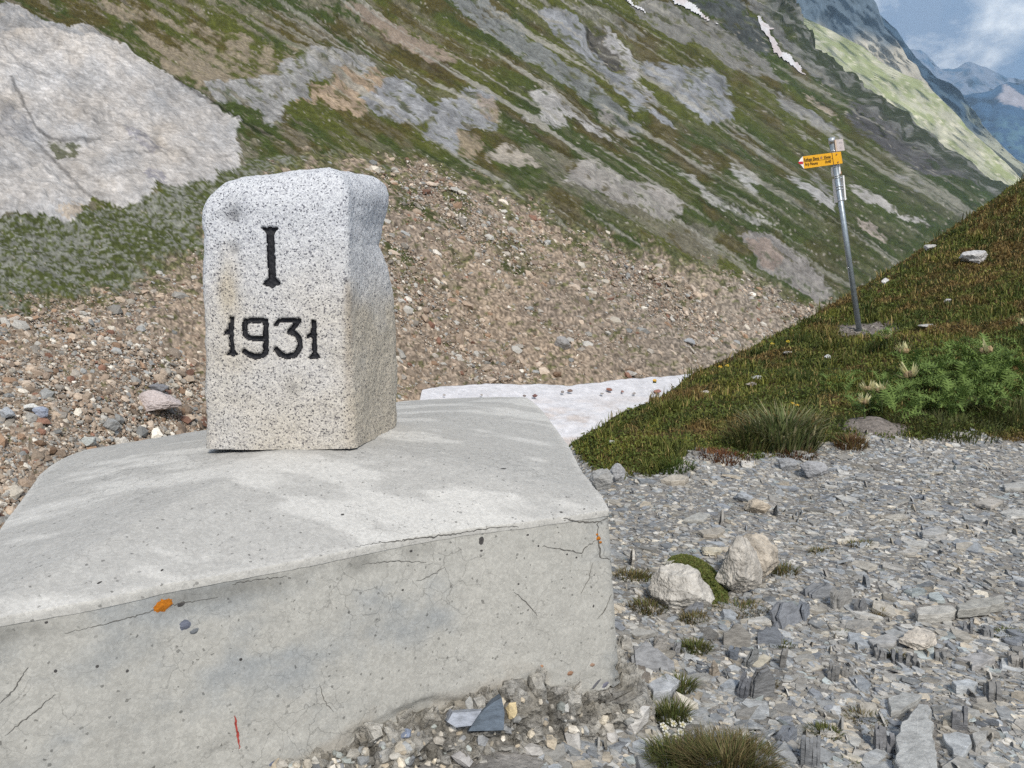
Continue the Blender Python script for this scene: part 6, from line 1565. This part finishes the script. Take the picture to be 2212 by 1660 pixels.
thistle(1868, 905, 1866, 872, 32, 5, 30, 'thistle with a brown-centred head below the twin heads')
thistle(1916, 756, 1914, 732, 26, 9, 34, 'small thistle right beside the foot of the signpost', 16)
thistle(1820, 852, 1820, 850, 10, 10, 44, 'leafy thistle without a flower left of the clump', 22, True)
thistle(2205, 720, 2210, 702, 26, 5, 30, 'thistle head at the right edge of the picture')
for i, (u, v, n, r_) in enumerate([(2010, 860, 40, 100), (2090, 850, 40, 80), (1990, 905, 40, 110), (2100, 905, 40, 100), (2060, 815, 34, 100), (2180, 840, 30, 60), (2190, 880, 34, 60), (2150, 800, 30, 70)]):
    thistle(u, v, u, v, 10, n, 58, ['leafy thistle rosette left of the tallest head', 'leafy thistle rosette directly below the tallest head', 'lowest leafy thistle rosette next to the bank', 'lowest leafy thistle rosette next to the soft grass', 'leafy thistle rosette behind the clump', 'leafy thistle rosette at the right edge of the clump', 'low leafy thistle rosette in the soft grass at the right edge', 'leafy thistle rosette right behind the tallest head'][i], r_, True)
tuft('grass_tuft', 1635, 905 + 18, 24, 8, 14, 26, 3.4, [(.45, .44, .30)], 'pale dry seed head left of the tussock', .6)

# small flowers
def flower(u, v, rpx, col, label, hpx, group, petals=5):
    p, ok = ground_hit(np.array([u * 1.]), np.array([v + hpx * 1.])); p = p[0]; s = p[1] / F
    r = rpx * s; hz_ = hpx * s; vv_ = [(0, 0, hz_)]; f = []; c = [(.5, .42, .1)]
    for k in range(petals):
        a = 2 * math.pi * k / petals; w = .5
        for da, rr in ((-w, .8), (0, 1.0), (w, .8)):
            vv_.append((math.cos(a + da) * r * rr, math.sin(a + da) * r * rr * .8 - r * .2, hz_ + r * .5 * math.sin(a + da) + random.uniform(0, .15) * r)); c.append(col)
        b = 1 + 3 * k; f += [(0, b, b + 1), (0, b + 1, b + 2)]
    b = len(vv_); w = .0012
    vv_ += [(-w, 0, 0), (w, 0, 0), (w, 0, hz_), (-w, 0, hz_)]; f += [(b, b + 1, b + 2), (b, b + 2, b + 3)]; c += [(.07, .09, .03)] * 4
    o = link('flower', make_mesh('flower', np.array(vv_), np.array(f), np.array(c)), blade_mat, loc=tuple(p))
    tag(o, label, 'flower', group)
for (u, v) in [(1432, 1566), (1440, 1585), (1436, 1572), (1455, 1562), (1466, 1552), (1474, 1564), (1490, 1552), (1458, 1590), (1428, 1600), (1470, 1580), (1437, 1624), (1452, 1606), (1484, 1546), (1446, 1556)]:
    flower(u, v, 8.5, (.78, .78, .76), 'small white five-petalled flower in the grass below the footing', 14, 'white flowers below the footing')
for (u, v, lab, c) in [(1702, 738, 'yellow flower on the knoll nearest the pole side', (.70, .50, .02)), (1668, 743, 'small yellow flower left of the other on the upper knoll', (.62, .45, .03)), (1556, 793, 'orange-yellow flower at the knoll edge by the scree', (.75, .40, .02)), (1571, 790, 'orange-yellow flower next to the edge one', (.75, .45, .02)), (1414, 822, 'orange flower at the tip of the snowfield', (.75, .35, .03)), (1712, 872, 'orange flower above the big tussock', (.70, .40, .03)), (1722, 876, 'second orange flower above the big tussock', (.70, .36, .03))]:
    flower(u, v, 4.6, c, lab, 6, None, 6)

# ------------------------------------------------------------------ signpost
YP = 9.1
pole_mat = detail_mat('galvanised_steel', source=(.30, .34, .37), rough=.42, scale=26, lo=.75, hi=1.25, bump=.1, bscale=60, bdist=.002, spec=.5, coords='Object'); pole_mat.node_tree.nodes['Principled BSDF'].inputs['Metallic'].default_value = .55
bright_mat = detail_mat('stainless_clamp', source=(.52, .54, .55), rough=.25, scale=60, lo=.8, hi=1.1, bump=0, coords='Object'); bright_mat.node_tree.nodes['Principled BSDF'].inputs['Metallic'].default_value = .6
yellow_mat = detail_mat('yellow_sign', source=(.72, .36, .008), rough=.5, scale=14, lo=.93, hi=1.05, bump=0, spec=.3, coords='Object')
white_mat = detail_mat('white_sign', source=(.78, .76, .74), rough=.5, scale=14, lo=.93, hi=1.05, bump=0, spec=.3, coords='Object')
pinkish_mat = detail_mat('faded_plate', source=(.52, .46, .44), rough=.6, scale=30, lo=.88, hi=1.08, bump=0, coords='Object')
rust_mat = detail_mat('rusty_bracket', source=(.30, .16, .09), rough=.8, scale=60, lo=.6, hi=1.3, bump=0, coords='Object')
redp_mat = detail_mat('red_sign', source=(.48, .02, .03), rough=.5, scale=30, lo=.9, hi=1.1, bump=0, coords='Object')
ink_mat = detail_mat('sign_ink', source=(.05, .025, .01), rough=.6, scale=30, lo=.9, hi=1.1, bump=0, coords='Object')
pb = at(1858, 724, YP); pt = at(1796, 300, YP)
pb[2] = ground(np.array([pb[0]]), np.array([pb[1]]))[0] - .05
post = empty('signpost', tuple(pb), 'leaning grey metal signpost with yellow arrow sign on the grassy knoll', 'signpost')
ax = (pt - pb); LP = np.linalg.norm(ax); ax = ax / LP
def tube(name, a, b, r, mat, parent, seg_=18, cap=True, r2_=None):
    a = np.asarray(a, float); b = np.asarray(b, float); d = b - a; d = d / np.linalg.norm(d)
    t = np.cross(d, [0, 1, 0.01]); t /= np.linalg.norm(t); s = np.cross(d, t); r2_ = r if r2_ is None else r2_
    v = [a + (t * math.cos(k) + s * math.sin(k)) * r for k in np.arange(seg_) / seg_ * 2 * math.pi] + [b + (t * math.cos(k) + s * math.sin(k)) * r2_ for k in np.arange(seg_) / seg_ * 2 * math.pi] + [a, b]
    f = []
    for i in range(seg_):
        j = (i + 1) % seg_; f += [(i, j, seg_ + j), (i, seg_ + j, seg_ + i), (2 * seg_, j, i), (2 * seg_ + 1, seg_ + i, seg_ + j)]
    me = make_mesh(name, np.array(v), np.array(f), None, False)
    sm = np.ones(len(f), bool); me.polygons.foreach_set('use_smooth', np.array([(q[0] < 2 * seg_) for q in f]))
    return link(name, me, mat, parent)
RP = .031
rel = lambda p: np.asarray(p) - pb
tube('pole', (0, 0, 0), ax * (LP - .02), RP, pole_mat, post)
tube('pole_cap', ax * (LP - .055), ax * (LP + .012), RP * 1.18, bright_mat, post)
def along(v):   # distance up the pole of picture height v
    return LP * (724 - v) / (724 - 300)
for vv in (309, 326, 359, 378, 382, 400.5, 406.5, 430):
    tube('hose_clamp', ax * (along(vv) - .008), ax * (along(vv) + .008), RP * 1.07, bright_mat, post)
    
# plates stand just in front of the pole, square to it
e1 = np.array([.992, 0, .0]) ; e1 = np.array([at(1816, 328, YP)[0] - at(1732, 338.6, YP)[0], -.02, at(1816, 328, YP)[2] - at(1732, 338.6, YP)[2]]); e1 /= np.linalg.norm(e1)
e3 = at(1732, 338.6, YP) - at(1737, 364.7, YP); e3 /= np.linalg.norm(e3)
nrmP = np.cross(e1, e3); nrmP = nrmP if nrmP[1] < 0 else -nrmP; nrmP /= np.linalg.norm(nrmP)
YS = YP - .055
def plate(name, poly, th, mat, parent, Yp, off=0.0):
    front_ = np.array([at(u, v, Yp - off) for u, v in poly]) - pb
    back_ = front_ + np.array([0, th, 0]); m = len(poly)
    v = np.concatenate([front_, back_]); f = [(0, i, i + 1) for i in range(1, m - 1)] + [(m, m + i + 1, m + i) for i in range(1, m - 1)]
    for i in range(m): j = (i + 1) % m; f += [(i, m + i, m + j), (i, m + j, j)]
    return link(name, make_mesh(name, v, np.array(f)), mat, parent)
Z5 = zp(.05857, 1710.1, 285)
dirp = plate('direction_plate', Z5([(410, 912), (1812, 733), (1880, 1165), (457, 1362)]), .012, yellow_mat, post, YS)
plate('arrow_tip', Z5([(408, 912), (455, 1362), (335, 1210), (268, 1095), (330, 1000)]), .012, white_mat, dirp, YS)
plate('red_bar', Z5([(240, 1140), (275, 1105), (415, 1098), (425, 1188), (290, 1195)]), .006, redp_mat, dirp, YS, .004)
plate('divider_line', Z5([(1478, 778), (1494, 776), (1560, 1206), (1542, 1208)]), .004, ink_mat, dirp, YS, .003)
plate('middle_line', Z5([(425, 1114), (1512, 986), (1514, 994), (427, 1123)]), .004, ink_mat, dirp, YS, .003)
for q in ((1655, 835), (1712, 1120)):
    u, v = Z5([q])[0]; c = at(u, v, YS - .003) - pb
    tube('bolt', c + np.array([0, .004, 0]), c + np.array([0, -.006, 0]), .008, rust_mat, dirp, 8)
# lettering on the arrow sign
def text(body, p0, p1, height_zoom, bold=.0):
    """flat letters whose baseline runs from p0 to p1 (places on the plate)"""
    cu = bpy.data.curves.new('lettering', 'FONT'); cu.body = body; cu.size = 1.0; cu.offset = .012
    to = bpy.data.objects.new('lettering_src', cu); COL.objects.link(to)
    dg = bpy.context.evaluated_depsgraph_get(); me = bpy.data.meshes.new_from_object(to.evaluated_get(dg))
    bpy.data.objects.remove(to); bpy.data.curves.remove(cu)
    co = np.zeros(len(me.vertices) * 3); me.vertices.foreach_get('co', co); co = co.reshape(-1, 3)
    w = co[:, 0].max(); x0 = co[:, 0].min()
    a = at(*Z5([p0])[0], YS - .004) - pb; b = at(*Z5([p1])[0], YS - .004) - pb
    up_ = np.array([-(b - a)[2], 0, (b - a)[0]]); up_ = up_ / np.linalg.norm(up_)
    hh = height_zoom * .05857 * YS / F / .72
    nv_ = a + (co[:, :1] - x0) / (w - x0) * (b - a) + co[:, 1:2] * hh * up_
    me.vertices.foreach_set('co', nv_.ravel()); me.name = 'lettering'
    return link('lettering', me, ink_mat, dirp)
text('Refuge Elena', (462, 1092), (1020, 1022), 112)
text('55min', (1195, 1000), (1448, 966), 104)
text('Arp Nouva', (492, 1258), (972, 1200), 112)
text('1h40', (1248, 1165), (1460, 1138), 104)
plate('hut_symbol', Z5([(1062, 1000), (1062, 940), (1098, 905), (1134, 930), (1134, 992)]), .004, rust_mat, dirp, YS, .003)
numb = plate('number_plate', Z5([(1640, 292), (1890, 266), (1962, 690), (1680, 722)]), .006, pinkish_mat, post, YP - .045)
plate('plate_edge', Z5([(1582, 296), (1640, 290), (1682, 724), (1640, 728)]), .03, detail_mat('buff_edge', source=(.55, .42, .32), rough=.6, scale=20, lo=.9, hi=1.1, bump=0, coords='Object'), numb, YP - .045)
for q in ((1510, 395), (1560, 650)):
    plate('bracket', Z5([(q[0] - 10, q[1] - 40), (q[0] + 110, q[1] - 60), (q[0] + 118, q[1] + 10), (q[0], q[1] + 30)]), .02, rust_mat, numb, YP - .03)
plate('printed_lines', Z5([(1745, 390), (1860, 378), (1866, 410), (1752, 424)]), .003, detail_mat('faded_print', source=(.38, .34, .34), rough=.7, scale=40, lo=.9, hi=1.1, bump=0, coords='Object'), numb, YP - .045, .002)
plate('printed_peak', Z5([(1770, 610), (1806, 560), (1850, 600)]), .003, ink_mat if False else detail_mat('faded_peak', source=(.36, .33, .33), rough=.7, scale=40, lo=.9, hi=1.1, bump=0, coords='Object'), numb, YP - .045, .002)
Z6 = zp(.3121, 1641, 259.1)
# two more plates, seen edge-on behind the pole, on their brackets
plate('side_plate', Z6([(546, 308), (556, 308), (562, 372), (552, 374)]), .22, white_mat, post, YP - .02)
plate('side_plate', Z6([(576, 386), (585, 385), (600, 555), (590, 557)]), .30, white_mat, post, YP - .02)
for (x, y) in ((540, 400), (548, 455), (548, 477), (560, 548)):
    plate('side_bracket', Z6([(x, y - 3), (x + 44, y - 5), (x + 45, y + 1), (x, y + 4)]), .02, bright_mat, post, YP - .01)
plate('rusty_bracket', Z6([(538, 360), (566, 356), (568, 376), (540, 380)]), .02, rust_mat, post, YP - .012)
# gravel mound at the foot of the pole
npz = 120
a_ = rng.uniform(0, 6.28, npz); r_ = np.abs(rng.normal(0, .17, npz))
pz = np.stack([post_base[0] + np.cos(a_) * r_, post_base[1] + np.sin(a_) * r_, np.zeros(npz)], -1); pz[:, 2] = ground(pz[:, 0], pz[:, 1]) + .004
szp = rng.uniform(.008, .03, npz)
heap('pole_foot_gravel', CHUNKS, rng.integers(0, 14, npz), pz, rotmats(rng.uniform(0, 6, npz), rng.normal(0, .3, npz), rng.normal(0, .3, npz)), np.stack([szp, szp * .8, szp * .5], -1), np.array([.25, .225, .195]) * rng.uniform(.5, 1.3, (npz, 1)), stone_col_mat)
